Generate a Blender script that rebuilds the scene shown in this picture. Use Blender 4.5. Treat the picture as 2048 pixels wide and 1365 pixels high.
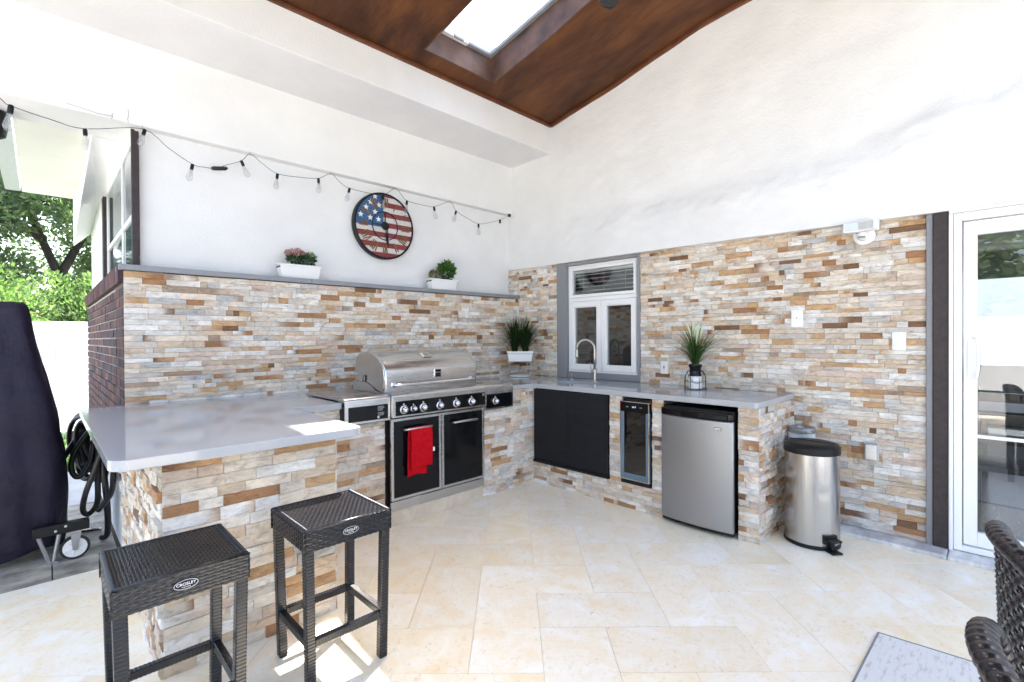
import bpy, bmesh, math, random
from mathutils import Vector, Matrix, noise
R = random.Random(7)
PI = math.pi
sc = bpy.context.scene
for o in list(bpy.data.objects): bpy.data.objects.remove(o)

# ------------------------------------------------------------------ camera
F = 968.1151; YAW = PI/4 + .0142; PIT = -.0065; ROL = -.0055
fw = Vector((math.cos(YAW)*math.cos(PIT), math.sin(YAW)*math.cos(PIT), math.sin(PIT)))
r0 = Vector((math.sin(YAW), -math.cos(YAW), 0)); u0 = r0.cross(fw)
rr = math.cos(ROL)*r0 + math.sin(ROL)*u0; uu = -math.sin(ROL)*r0 + math.cos(ROL)*u0
cd = bpy.data.cameras.new('camera'); cam = bpy.data.objects.new('camera', cd)
sc.collection.objects.link(cam); sc.camera = cam
M = Matrix((rr, uu, -fw)).transposed().to_4x4(); M.translation = Vector((-4.0513, -4.0439, 1.3474))
cam.matrix_world = M
cd.sensor_width = 36; cd.lens = F/2048*36; cd.clip_start = .02; cd.clip_end = 400

# ------------------------------------------------------------------ light
SUN = Vector((.5, .27, 1)).normalized()            # towards the sun
el = math.asin(SUN.z); az = math.atan2(SUN.x, SUN.y)
w = bpy.data.worlds.new('World'); sc.world = w; w.use_nodes = True
nt = w.node_tree; bg = nt.nodes['Background']
sky = nt.nodes.new('ShaderNodeTexSky'); sky.sky_type = 'NISHITA'; sky.sun_disc = False
sky.sun_elevation = el; sky.sun_rotation = az; sky.air_density = 1.0; sky.dust_density = 5.2; sky.ozone_density = .3
nt.links.new(sky.outputs[0], bg.inputs[0]); bg.inputs[1].default_value = .15
sl = bpy.data.lights.new('sun', 'SUN'); sl.energy = 3.6; sl.angle = math.radians(.55); sl.color = (1, .955, .89)
so = bpy.data.objects.new('sun', sl); sc.collection.objects.link(so)
so.rotation_euler = SUN.to_track_quat('Z', 'Y').to_euler()
vs = sc.view_settings; vs.view_transform = 'Standard'; vs.look = 'None'; vs.exposure = 2.84; vs.gamma = 1
sc.display_settings.display_device = 'sRGB'
try:
    sc.cycles.max_bounces = 10; sc.cycles.diffuse_bounces = 7; sc.cycles.transparent_max_bounces = 12
    sc.cycles.sample_clamp_indirect = 6
except Exception: pass

# ------------------------------------------------------------------ materials
def mat(name, col=(.5,.5,.5), rough=.5, metal=0, spec=.5):
    m = bpy.data.materials.new(name); m.use_nodes = True
    p = m.node_tree.nodes['Principled BSDF']
    p.inputs['Base Color'].default_value = (*col, 1); p.inputs['Roughness'].default_value = rough
    p.inputs['Metallic'].default_value = metal; p.inputs['Specular IOR Level'].default_value = spec
    return m
def N(m, t, **k):
    n = m.node_tree.nodes.new(t)
    for a, b in k.items():
        if a in n.inputs.keys(): n.inputs[a].default_value = b
        else: setattr(n, a, b)
    return n
def L(m, a, b): m.node_tree.links.new(a, b)
def coords(m, scale=(1,1,1), rot=(0,0,0)):
    tc = N(m, 'ShaderNodeTexCoord'); mp = N(m, 'ShaderNodeMapping')
    mp.inputs['Scale'].default_value = scale; mp.inputs['Rotation'].default_value = rot
    L(m, tc.outputs['Object'], mp.inputs['Vector']); return mp.outputs[0]
def noisy(name, c1, c2, scale=8, rough=.5, bump=.0, bscale=60, detail=6, stretch=(1,1,1), lo=.35, hi=.65, metal=0, bdist=.01, rvar=0, rot=(0,0,0), spec=.5):
    m = mat(name, c1, rough, metal, spec); p = m.node_tree.nodes['Principled BSDF']
    v = coords(m, stretch, rot)
    n = N(m, 'ShaderNodeTexNoise', Scale=scale, Detail=detail, Roughness=.6); L(m, v, n.inputs['Vector'])
    cr = N(m, 'ShaderNodeValToRGB'); e = cr.color_ramp.elements
    e[0].position = lo; e[0].color = (*c1, 1); e[1].position = hi; e[1].color = (*c2, 1)
    L(m, n.outputs[0], cr.inputs[0]); L(m, cr.outputs[0], p.inputs['Base Color'])
    if rvar:
        mr = N(m, 'ShaderNodeMapRange'); mr.inputs[3].default_value = rough-rvar; mr.inputs[4].default_value = rough+rvar
        L(m, n.outputs[0], mr.inputs[0]); L(m, mr.outputs[0], p.inputs['Roughness'])
    if bump:
        n2 = N(m, 'ShaderNodeTexNoise', Scale=bscale, Detail=5); L(m, v, n2.inputs['Vector'])
        b = N(m, 'ShaderNodeBump', Strength=bump, Distance=bdist); L(m, n2.outputs[0], b.inputs['Height'])
        L(m, b.outputs[0], p.inputs['Normal'])
    return m
def stone_mat():
    m = mat('split_face_stone', rough=.62); p = m.node_tree.nodes['Principled BSDF']
    at = N(m, 'ShaderNodeAttribute', attribute_name='col'); rn = N(m, 'ShaderNodeAttribute', attribute_name='rnd')
    tc = N(m, 'ShaderNodeTexCoord'); ad = N(m, 'ShaderNodeVectorMath', operation='ADD')
    sc_ = N(m, 'ShaderNodeVectorMath', operation='SCALE'); sc_.inputs['Scale'].default_value = 9
    L(m, rn.outputs['Vector'], sc_.inputs[0]); L(m, tc.outputs['Object'], ad.inputs[0]); L(m, sc_.outputs[0], ad.inputs[1])
    mp = N(m, 'ShaderNodeMapping'); mp.inputs['Rotation'].default_value = (.5, .3, .4); mp.inputs['Scale'].default_value = (1, 1, 2.2)
    L(m, ad.outputs[0], mp.inputs[0])
    n1 = N(m, 'ShaderNodeTexNoise', Scale=13, Detail=10, Roughness=.72, Distortion=.9); L(m, mp.outputs[0], n1.inputs['Vector'])
    n2 = N(m, 'ShaderNodeTexNoise', Scale=70, Detail=6, Roughness=.7, Distortion=.6); L(m, mp.outputs[0], n2.inputs['Vector'])
    cr = N(m, 'ShaderNodeValToRGB'); e = cr.color_ramp.elements
    e[0].position = .29; e[0].color = (.56, .46, .36, 1); e[1].position = .70; e[1].color = (1.28, 1.25, 1.22, 1)
    k = cr.color_ramp.elements.new(.46); k.color = (.96, .93, .90, 1)
    L(m, n1.outputs[0], cr.inputs[0])
    mx = N(m, 'ShaderNodeMix', data_type='RGBA', blend_type='MULTIPLY'); mx.inputs[0].default_value = 1
    L(m, at.outputs['Color'], mx.inputs[6]); L(m, cr.outputs[0], mx.inputs[7])
    # pale mineral flecks
    cf = N(m, 'ShaderNodeValToRGB'); e = cf.color_ramp.elements; e[0].position = .60; e[0].color = (0,0,0,1); e[1].position = .70; e[1].color = (.65,.65,.65,1)
    L(m, n2.outputs[0], cf.inputs[0])
    m2 = N(m, 'ShaderNodeMix', data_type='RGBA'); L(m, cf.outputs[0], m2.inputs[0]); L(m, mx.outputs[2], m2.inputs[6]); m2.inputs[7].default_value = (.62, .60, .57, 1)
    L(m, m2.outputs[2], p.inputs['Base Color'])
    mm = N(m, 'ShaderNodeMath', operation='MULTIPLY_ADD'); L(m, n1.outputs[0], mm.inputs[0]); mm.inputs[1].default_value = 2; L(m, n2.outputs[0], mm.inputs[2])
    b = N(m, 'ShaderNodeBump', Strength=1.0, Distance=.008); L(m, mm.outputs[0], b.inputs['Height']); L(m, b.outputs[0], p.inputs['Normal'])
    return m
def tile_mat():
    m = mat('travertine', rough=.34); p = m.node_tree.nodes['Principled BSDF']
    at = N(m, 'ShaderNodeAttribute', attribute_name='col'); rn = N(m, 'ShaderNodeAttribute', attribute_name='rnd')
    tc = N(m, 'ShaderNodeTexCoord'); ad = N(m, 'ShaderNodeVectorMath', operation='ADD')
    s_ = N(m, 'ShaderNodeVectorMath', operation='SCALE'); s_.inputs['Scale'].default_value = 20
    L(m, rn.outputs['Vector'], s_.inputs[0]); L(m, tc.outputs['Object'], ad.inputs[0]); L(m, s_.outputs[0], ad.inputs[1])
    n1 = N(m, 'ShaderNodeTexNoise', Scale=4.2, Detail=10, Roughness=.70, Distortion=.9); L(m, ad.outputs[0], n1.inputs['Vector'])
    n2 = N(m, 'ShaderNodeTexNoise', Scale=38, Detail=7, Roughness=.72, Distortion=1.2); L(m, ad.outputs[0], n2.inputs['Vector'])
    cr = N(m, 'ShaderNodeValToRGB'); e = cr.color_ramp.elements
    e[0].position = .32; e[0].color = (1.06, 1.07, 1.1, 1); e[1].position = .70; e[1].color = (1.0, .855, .63, 1)
    L(m, n1.outputs[0], cr.inputs[0])
    mx = N(m, 'ShaderNodeMix', data_type='RGBA', blend_type='MULTIPLY'); mx.inputs[0].default_value = 1
    L(m, at.outputs['Color'], mx.inputs[6]); L(m, cr.outputs[0], mx.inputs[7])
    c2 = N(m, 'ShaderNodeValToRGB'); e = c2.color_ramp.elements; e[0].position = .36; e[0].color = (.86,.80,.73,1); e[1].position = .46; e[1].color = (1,1,1,1)
    L(m, n2.outputs[0], c2.inputs[0])
    m3 = N(m, 'ShaderNodeMix', data_type='RGBA', blend_type='MULTIPLY'); m3.inputs[0].default_value = .8
    L(m, mx.outputs[2], m3.inputs[6]); L(m, c2.outputs[0], m3.inputs[7])
    vo = N(m, 'ShaderNodeTexNoise', Scale=16, Detail=3, Roughness=.5, Distortion=2.5); L(m, ad.outputs[0], vo.inputs['Vector'])
    c4 = N(m, 'ShaderNodeValToRGB'); e = c4.color_ramp.elements; e[0].position = .735; e[0].color = (1,1,1,1); e[1].position = .77; e[1].color = (.5,.4,.3,1)
    L(m, vo.outputs[0], c4.inputs[0])
    m4 = N(m, 'ShaderNodeMix', data_type='RGBA', blend_type='MULTIPLY'); m4.inputs[0].default_value = 1
    L(m, m3.outputs[2], m4.inputs[6]); L(m, c4.outputs[0], m4.inputs[7]); L(m, m4.outputs[2], p.inputs['Base Color'])
    b = N(m, 'ShaderNodeBump', Strength=.12, Distance=.003); L(m, n2.outputs[0], b.inputs['Height']); L(m, b.outputs[0], p.inputs['Normal'])
    return m
def brushed(name, col, rough=.28, axis='z'):
    m = mat(name, col, rough, 1); p = m.node_tree.nodes['Principled BSDF']
    s = {'z': (260,260,3), 'x': (3,200,260), 'y': (260,3,260)}[axis]
    v = coords(m, s); n = N(m, 'ShaderNodeTexNoise', Scale=1, Detail=3); L(m, v, n.inputs['Vector'])
    v2 = coords(m, (1,1,1)); n3 = N(m, 'ShaderNodeTexNoise', Scale=6, Detail=4); L(m, v2, n3.inputs['Vector'])
    md = N(m, 'ShaderNodeMath', operation='MULTIPLY_ADD'); L(m, n3.outputs[0], md.inputs[0]); md.inputs[1].default_value = .5; L(m, n.outputs[0], md.inputs[2])
    mr = N(m, 'ShaderNodeMapRange'); mr.inputs[1].default_value = .4; mr.inputs[2].default_value = 1.1; mr.inputs[3].default_value = rough-.03; mr.inputs[4].default_value = rough+.05
    L(m, md.outputs[0], mr.inputs[0]); L(m, mr.outputs[0], p.inputs['Roughness'])
    b = N(m, 'ShaderNodeBump', Strength=.012, Distance=.001); L(m, n.outputs[0], b.inputs['Height']); L(m, b.outputs[0], p.inputs['Normal'])
    return m
def glass_mat(name, tint=(1,1,1), rough=0, f0=.06):
    m = bpy.data.materials.new(name); m.use_nodes = True; n = m.node_tree; n.nodes.clear()
    o = n.nodes.new('ShaderNodeOutputMaterial'); t = n.nodes.new('ShaderNodeBsdfTransparent'); t.inputs[0].default_value = (*tint, 1)
    g = n.nodes.new('ShaderNodeBsdfGlossy'); g.inputs['Roughness'].default_value = rough
    fr = n.nodes.new('ShaderNodeFresnel'); fr.inputs[0].default_value = 1.5
    ad = n.nodes.new('ShaderNodeMath'); ad.operation = 'ADD'; ad.inputs[1].default_value = f0; ad.use_clamp = True
    mx = n.nodes.new('ShaderNodeMixShader')
    n.links.new(fr.outputs[0], ad.inputs[0]); n.links.new(ad.outputs[0], mx.inputs[0]); n.links.new(t.outputs[0], mx.inputs[1]); n.links.new(g.outputs[0], mx.inputs[2]); n.links.new(mx.outputs[0], o.inputs[0])
    return m
def leaf_mat(name):
    m = mat(name, rough=.5, spec=.3); n=m.node_tree; p=n.nodes['Principled BSDF']
    at = N(m, 'ShaderNodeAttribute', attribute_name='col'); L(m, at.outputs['Color'], p.inputs['Base Color'])
    t = N(m, 'ShaderNodeBsdfTranslucent'); sc_ = N(m, 'ShaderNodeVectorMath', operation='MULTIPLY'); sc_.inputs[1].default_value=(1.5,1.9,.9)
    L(m, at.outputs['Vector'], sc_.inputs[0]); L(m, sc_.outputs[0], t.inputs[0])
    mx = N(m, 'ShaderNodeMixShader'); mx.inputs[0].default_value=.45; L(m, p.outputs[0], mx.inputs[1]); L(m, t.outputs[0], mx.inputs[2])
    o=[q for q in n.nodes if q.type=='OUTPUT_MATERIAL'][0]; L(m, mx.outputs[0], o.inputs[0]); return m
def attr_mat(name, rough=.6, nscale=40, amt=.25, bump=.0):
    m = mat(name, rough=rough); p = m.node_tree.nodes['Principled BSDF']
    at = N(m, 'ShaderNodeAttribute', attribute_name='col'); v = coords(m)
    n = N(m, 'ShaderNodeTexNoise', Scale=nscale, Detail=5); L(m, v, n.inputs['Vector'])
    mr = N(m, 'ShaderNodeMapRange'); mr.inputs[1].default_value = .3; mr.inputs[2].default_value = .7; mr.inputs[3].default_value = 1-amt; mr.inputs[4].default_value = 1+amt
    L(m, n.outputs[0], mr.inputs[0])
    s = N(m, 'ShaderNodeVectorMath', operation='SCALE'); L(m, at.outputs['Vector'], s.inputs[0]); L(m, mr.outputs[0], s.inputs['Scale'])
    L(m, s.outputs[0], p.inputs['Base Color'])
    if bump:
        b = N(m, 'ShaderNodeBump', Strength=bump, Distance=.006); L(m, n.outputs[0], b.inputs['Height']); L(m, b.outputs[0], p.inputs['Normal'])
    return m
MT = dict(
    stone=stone_mat(), tile=tile_mat(),
    plaster=noisy('white_stucco', (.715,.718,.725), (.765,.768,.775), 2.5, .85, .42, 60, bdist=.008, detail=10),
    plaster2=noisy('white_stucco_soffit', (.73,.73,.735), (.77,.77,.775), 2.0, .85, .2, 70, bdist=.004),
    cream=noisy('cream_soffit_board', (.70,.70,.65), (.76,.76,.70), 1.5, .7),
    shaded_mortar=noisy('shaded_mortar', (.12,.10,.085), (.20,.17,.15), 30, .9, .4, 90),  # backing mortar, darkened so the stone joints read as shadowed
    quartz=noisy('grey_quartz', (.365,.375,.39), (.43,.44,.455), 300, .07, lo=.4, hi=.6, detail=2),
    trim=noisy('grey_stone_trim', (.21,.215,.235), (.25,.255,.275), 120, .4),
    brown=noisy('dark_brown_paint', (.022,.014,.016), (.040,.026,.026), 26, .55, .4, 120, bdist=.004),
    wood=None,
    white=noisy('white_vinyl', (.80,.80,.81), (.83,.83,.84), 3, .32),
    whiteplastic=noisy('white_plastic', (.76,.76,.77), (.80,.80,.80), 8, .35),
    black=noisy('black_gloss', (.003,.003,.004), (.005,.005,.006), 20, .12, spec=.28),
    blackm=noisy('black_satin', (.005,.005,.006), (.009,.009,.010), 30, .45, spec=.3),
    doorblack=noisy('black_wood_laminate', (.005,.0055,.008), (.010,.011,.014), 6, .5, .25, 40, stretch=(1,1,14), spec=.3),
    rattan=noisy('black_resin_wicker', (.004,.004,.0055), (.009,.0085,.012), 140, .27, .2, 200, bdist=.001),
    rattan2=noisy('dark_brown_resin_wicker', (.008,.0065,.008), (.017,.014,.017), 120, .26, .25, 240, bdist=.001),
    steel=brushed('brushed_steel', (.53,.53,.535), .25, 'x'),
    steelv=brushed('brushed_steel_vertical', (.50,.495,.49), .24, 'z'),
    fridge=brushed('brushed_steel_door', (.34,.35,.37), .40, 'y'),
    chrome=noisy('chrome', (.72,.72,.74), (.76,.76,.78), 12, .09, metal=1),
    nickel=noisy('brushed_nickel', (.42,.40,.38), (.5,.48,.46), 60, .3, metal=1),
    red=noisy('red_towel_cotton', (.42,.003,.008), (.52,.006,.014), 30, .9, .6, 400, bdist=.003, spec=.1),
    brickm=None,
    marble=noisy('grey_marble', (.42,.42,.43), (.72,.71,.70), 5, .4, .15, 40, detail=10, stretch=(1,2.4,1), lo=.38, hi=.62, rot=(0,0,.4)),
    slab=noisy('beige_limestone_slab', (.56,.46,.35), (.68,.60,.49), 9, .4, detail=9),
    grout=noisy('grout', (.72,.68,.60), (.80,.77,.70), 30, .9),
    concrete=noisy('concrete', (.44,.44,.43), (.56,.56,.55), 4, .85, .2, 80),
    grass=None,
    bark=noisy('bark', (.028,.024,.022), (.06,.052,.045), 12, .9, .8, 30, stretch=(1,1,.3)),
    cover=noisy('navy_cover_fabric', (.008,.006,.017), (.014,.011,.028), 3, .62, .6, 9, bdist=.03, spec=.3),
    hose=noisy('black_rubber', (.008,.008,.009), (.015,.015,.016), 30, .38),
    glass=glass_mat('clear_glass', (.93,.95,.95), f0=.05),
    glassdark=glass_mat('dark_glass', (.38,.40,.42), f0=.04),
    skyglass=glass_mat('skylight_glass', (.96,.97,.98), f0=.0),
    bulb=None,
    glaze=noisy('window_reflective_glass', (.05,.075,.10), (.07,.095,.12), 3, .04, spec=1.0),
    blueplastic=noisy('blue_grey_metal', (.16,.24,.32), (.18,.26,.34), 4, .3, metal=.6),
    greymetal=noisy('grey_metal', (.30,.30,.31), (.36,.36,.37), 12, .4, metal=.7),
    leaf=leaf_mat('leaf'), flat=attr_mat('painted', .7, 60, .12), twig=noisy('twig', (.16,.075,.025), (.27,.15,.06), 60, .8, .6, 120),
    darkwood=noisy('dark_table_wood', (.02,.014,.012), (.035,.025,.02), 10, .35),
    floorwood=noisy('grey_wood_floor', (.05,.06,.07), (.11,.125,.14), 3, .22, detail=8, stretch=(1,9,1)),
    room=noisy('room_paint', (.25,.26,.27), (.29,.30,.31), 3, .8), roomshade=noisy('unlit_room_shade', (.035,.035,.037), (.045,.045,.048), 3, .8),  # dark copy carries the unlit kitchen's shade in its colour
    rug=noisy('distressed_rug', (.78,.77,.75), (.46,.43,.40), 16, .95, .5, 300, detail=12, stretch=(1,4,1), lo=.52, hi=.78),
    rugedge=noisy('grey_binding', (.16,.18,.19), (.21,.23,.24), 60, .9),
    soil=noisy('soil', (.03,.02,.015), (.05,.035,.025), 60, .95),
    fanmetal=noisy('dark_bronze', (.02,.022,.026), (.035,.037,.042), 20, .4, metal=.3),
    sashgrey=noisy('grey_painted_sash', (.20,.22,.24), (.25,.27,.29), 8, .5),
    vinyl=noisy('fence_vinyl', (.62,.63,.64), (.68,.69,.70), 2, .5),
    dimground=noisy('low_bounce_ground', (.15,.15,.15), (.24,.235,.23), 60, .95),
    alu=noisy('aluminium', (.50,.51,.52), (.56,.57,.58), 30, .38, metal=.8),
    wire=noisy('clear_wire', (.55,.55,.55), (.62,.62,.62), 20, .2, metal=.6),
)
def wood_mat():
    m = mat('stained_plywood', rough=.6, spec=.25); p = m.node_tree.nodes['Principled BSDF']
    v = coords(m, (1.2, .35, 1)); n = N(m, 'ShaderNodeTexNoise', Scale=3.2, Detail=9, Roughness=.66, Distortion=.5); L(m, v, n.inputs['Vector'])
    v2 = coords(m, (26, 1.5, 1)); n2 = N(m, 'ShaderNodeTexNoise', Scale=5, Detail=6); L(m, v2, n2.inputs['Vector'])
    md = N(m, 'ShaderNodeMath', operation='MULTIPLY_ADD'); L(m, n2.outputs[0], md.inputs[0]); md.inputs[1].default_value = .30; L(m, n.outputs[0], md.inputs[2])
    cr = N(m, 'ShaderNodeValToRGB'); e = cr.color_ramp.elements
    e[0].position = .45; e[0].color = (.034, .0125, .0058, 1); e[1].position = .90; e[1].color = (.17, .062, .018, 1)
    k = cr.color_ramp.elements.new(.66); k.color = (.085, .031, .012, 1)
    L(m, md.outputs[0], cr.inputs[0]); L(m, cr.outputs[0], p.inputs['Base Color'])
    return m
def bulb_mat():
    m = bpy.data.materials.new('bulb_glass'); m.use_nodes=True; n=m.node_tree; n.nodes.clear()
    o=n.nodes.new('ShaderNodeOutputMaterial'); t=n.nodes.new('ShaderNodeBsdfTransparent'); d=n.nodes.new('ShaderNodeBsdfTranslucent'); g=n.nodes.new('ShaderNodeBsdfGlossy'); g.inputs['Roughness'].default_value=.08
    d.inputs[0].default_value=(.7,.7,.72,1); t.inputs[0].default_value=(.97,.97,.98,1)
    a=n.nodes.new('ShaderNodeMixShader'); a.inputs[0].default_value=.16; b=n.nodes.new('ShaderNodeMixShader'); b.inputs[0].default_value=.10
    n.links.new(t.outputs[0],a.inputs[1]); n.links.new(d.outputs[0],a.inputs[2]); n.links.new(a.outputs[0],b.inputs[1]); n.links.new(g.outputs[0],b.inputs[2]); n.links.new(b.outputs[0],o.inputs[0]); return m
MT['bulb']=bulb_mat()
MT['wood'] = wood_mat()
MT['woodtrim'] = noisy('stained_wood_trim', (.085,.026,.010), (.15,.052,.020), 8, .4, stretch=(1,1,1))
MT['shaft'] = noisy('stained_shaft_board', (.045,.020,.012), (.12,.062,.04), 5, .6, detail=9)
MT['brickm'] = attr_mat('red_brick', .85, 60, .35, .6)
MT['grass'] = attr_mat('grass_blade', .6, 3, .3)
MT['lawn'] = noisy('lawn_soil', (.05,.09,.02), (.08,.14,.03), 20, .9)
MT['flag'] = noisy('flagstone', (.15,.13,.11), (.50,.46,.39), 5, .5, .35, 30, detail=12, stretch=(1,1.3,1), lo=.36, hi=.66)

# ------------------------------------------------------------------ building helpers
C = sc.collection
class MB:
    def __init__(s): s.v=[]; s.f=[]; s.c=[]; s.r=[]
    def add(s, vs, fs, col=(1,1,1), rnd=0):
        b = len(s.v); s.v += [tuple(x) for x in vs]; s.f += [tuple(i+b for i in f) for f in fs]
        if col and not isinstance(col[0], (int,float)): s.c += list(col)
        else: s.c += [col]*len(vs)
        s.r += [rnd]*len(vs); return s
    def box(s, a, b, col=(1,1,1), rnd=0):
        x0,y0,z0 = [min(p,q) for p,q in zip(a,b)]; x1,y1,z1 = [max(p,q) for p,q in zip(a,b)]
        s.add([(x0,y0,z0),(x1,y0,z0),(x1,y1,z0),(x0,y1,z0),(x0,y0,z1),(x1,y0,z1),(x1,y1,z1),(x0,y1,z1)],
              [(0,3,2,1),(4,5,6,7),(0,1,5,4),(1,2,6,5),(2,3,7,6),(3,0,4,7)], col, rnd); return s
    def tube(s, pts, r, n=8, caps=True, closed=False, col=(1,1,1), flat=1.0):
        pts = [Vector(p) for p in pts]; m = len(pts)
        rad = r if isinstance(r, (list,tuple)) else [r]*m
        vs=[]; fs=[]; prev=None
        for i,p in enumerate(pts):
            t = (pts[(i+1)%m]-pts[i-1]) if closed else (pts[min(i+1,m-1)]-pts[max(i-1,0)])
            if t.length < 1e-9: t = Vector((0,0,1))
            t.normalize()
            if prev is None:
                a = Vector((0,0,1)) if abs(t.z)<.9 else Vector((1,0,0)); nrm = t.cross(a).normalized()
            else:
                nrm = (prev - t*prev.dot(t)); nrm = nrm.normalized() if nrm.length>1e-6 else prev
            prev = nrm; bi = t.cross(nrm)
            for k in range(n):
                a = 2*PI*k/n; vs.append(p + (nrm*math.cos(a) + bi*math.sin(a)*flat)*rad[i])
        for i in range(m if closed else m-1):
            j=(i+1)%m
            for k in range(n):
                fs.append((i*n+k, i*n+(k+1)%n, j*n+(k+1)%n, j*n+k))
        if caps and not closed: fs.append(tuple(range(n))[::-1]); fs.append(tuple((m-1)*n+k for k in range(n)))
        s.add(vs, fs, col); return s
    def lathe(s, prof, n=24, c=(0,0,0), axis='z', col=(1,1,1), sx=1, sy=1):
        vs=[]; fs=[]; m=len(prof)
        for (r,h) in prof:
            for k in range(n):
                a=2*PI*k/n; x,y,z = r*math.cos(a)*sx, r*math.sin(a)*sy, h
                if axis=='y': x,y,z = x, -z, y      # axis pointing to -Y
                if axis=='x': x,y,z = -z, x, y      # axis pointing to -X
                vs.append((c[0]+x, c[1]+y, c[2]+z))
        for i in range(m-1):
            for k in range(n): fs.append((i*n+k, i*n+(k+1)%n, (i+1)*n+(k+1)%n, (i+1)*n+k))
        if prof[0][0]>1e-6: fs.append(tuple(range(n))[::-1])
        if prof[-1][0]>1e-6: fs.append(tuple((m-1)*n+k for k in range(n)))
        s.add(vs, fs, col); return s
    def prism(s, poly, a, b, ax='z', col=(1,1,1)):
        n=len(poly)
        def P(p,h):
            if ax=='z': return (p[0],p[1],h)
            if ax=='y': return (p[0],h,p[1])
            return (h,p[0],p[1])
        vs=[P(p,a) for p in poly]+[P(p,b) for p in poly]
        fs=[tuple(range(n))[::-1], tuple(range(n,2*n))]+[(i,(i+1)%n,n+(i+1)%n,n+i) for i in range(n)]
        s.add(vs,fs,col); return s
    def mesh(s, name, m, smooth=False, fix=True):
        me = bpy.data.meshes.new(name); me.from_pydata(s.v, [], s.f)
        ca = me.color_attributes.new('col', 'FLOAT_COLOR', 'POINT')
        flat=[]
        for c in s.c: flat += [c[0],c[1],c[2],1]
        ca.data.foreach_set('color', flat)
        ra = me.attributes.new('rnd', 'FLOAT', 'POINT'); ra.data.foreach_set('value', s.r)
        if fix:
            bm=bmesh.new(); bm.from_mesh(me); bmesh.ops.recalc_face_normals(bm, faces=bm.faces); bm.to_mesh(me); bm.free()
        if smooth: me.polygons.foreach_set('use_smooth', [True]*len(me.polygons))
        me.materials.append(m); return me
    def build(s, name, m, parent=None, smooth=False, bevel=0, fix=True, seg=2, auto=None):
        me = s.mesh(name, m, smooth, fix)
        o = bpy.data.objects.new(name, me); C.objects.link(o)
        if parent: link(o, parent)
        if bevel:
            b = o.modifiers.new('bevel','BEVEL'); b.width=bevel; b.segments=seg; b.limit_method='ANGLE'; b.angle_limit=math.radians(40)
        if auto is not None:
            me.polygons.foreach_set('use_smooth', [True]*len(me.polygons)); me.set_sharp_from_angle(angle=math.radians(auto))
        return o
def link(o, parent):
    o.parent = parent
    o.matrix_parent_inverse = Matrix.Translation(-Vector(parent.location)) if parent.type=='EMPTY' else Matrix.Identity(4)
def thing(name, label, cat, loc=(0,0,0), group=None):
    o = bpy.data.objects.new(name, None); C.objects.link(o); o.location = loc; o.empty_display_size=.1
    o['label']=label; o['category']=cat
    if group: o['group']=group
    return o
def tag(o, label, cat, group=None):
    o['label']=label; o['category']=cat
    if group: o['group']=group
    return o
def struct(o): o['kind']='structure'; return o
def copy_thing(root, loc, label, rot=None):
    r = root.copy(); C.objects.link(r); r.location = loc; r['label']=label
    if rot is not None: r.rotation_euler.z = rot
    def rec(src, dst):
        for ch in list(src.children):
            c = ch.copy(); C.objects.link(c); c.parent = dst; c.matrix_parent_inverse = ch.matrix_parent_inverse.copy(); rec(ch, c)
    rec(root, r); return r
def rrect(x0,y0,x1,y1,r,n=5):
    p=[]
    for cx,cy,a in ((x1-r,y1-r,0),(x0+r,y1-r,90),(x0+r,y0+r,180),(x1-r,y0+r,270)):
        for k in range(n+1):
            t=math.radians(a+90*k/n); p.append((cx+r*math.cos(t), cy+r*math.sin(t)))
    return p
def text_mesh(s, size, ext=.0004):
    cu = bpy.data.curves.new('t','FONT'); cu.body=s; cu.size=size; cu.extrude=ext; cu.align_x='CENTER'; cu.align_y='CENTER'
    o = bpy.data.objects.new('t',cu); C.objects.link(o)
    dg = bpy.context.evaluated_depsgraph_get(); me = bpy.data.meshes.new_from_object(o.evaluated_get(dg)); bpy.data.objects.remove(o)
    return me
def put_text(s, size, m, parent, M4, name='lettering'):
    me = text_mesh(s, size); me.transform(M4); me.materials.clear(); me.materials.append(m)
    o = bpy.data.objects.new(name, me); C.objects.link(o); link(o, parent); return o
def face_mat(loc, right, up):
    right=Vector(right); up=Vector(up); n=right.cross(up)
    m=Matrix((right,up,n)).transposed().to_4x4(); m.translation=Vector(loc); return m
CAMP = Vector((-4.05,-4.04,1.35))

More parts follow.
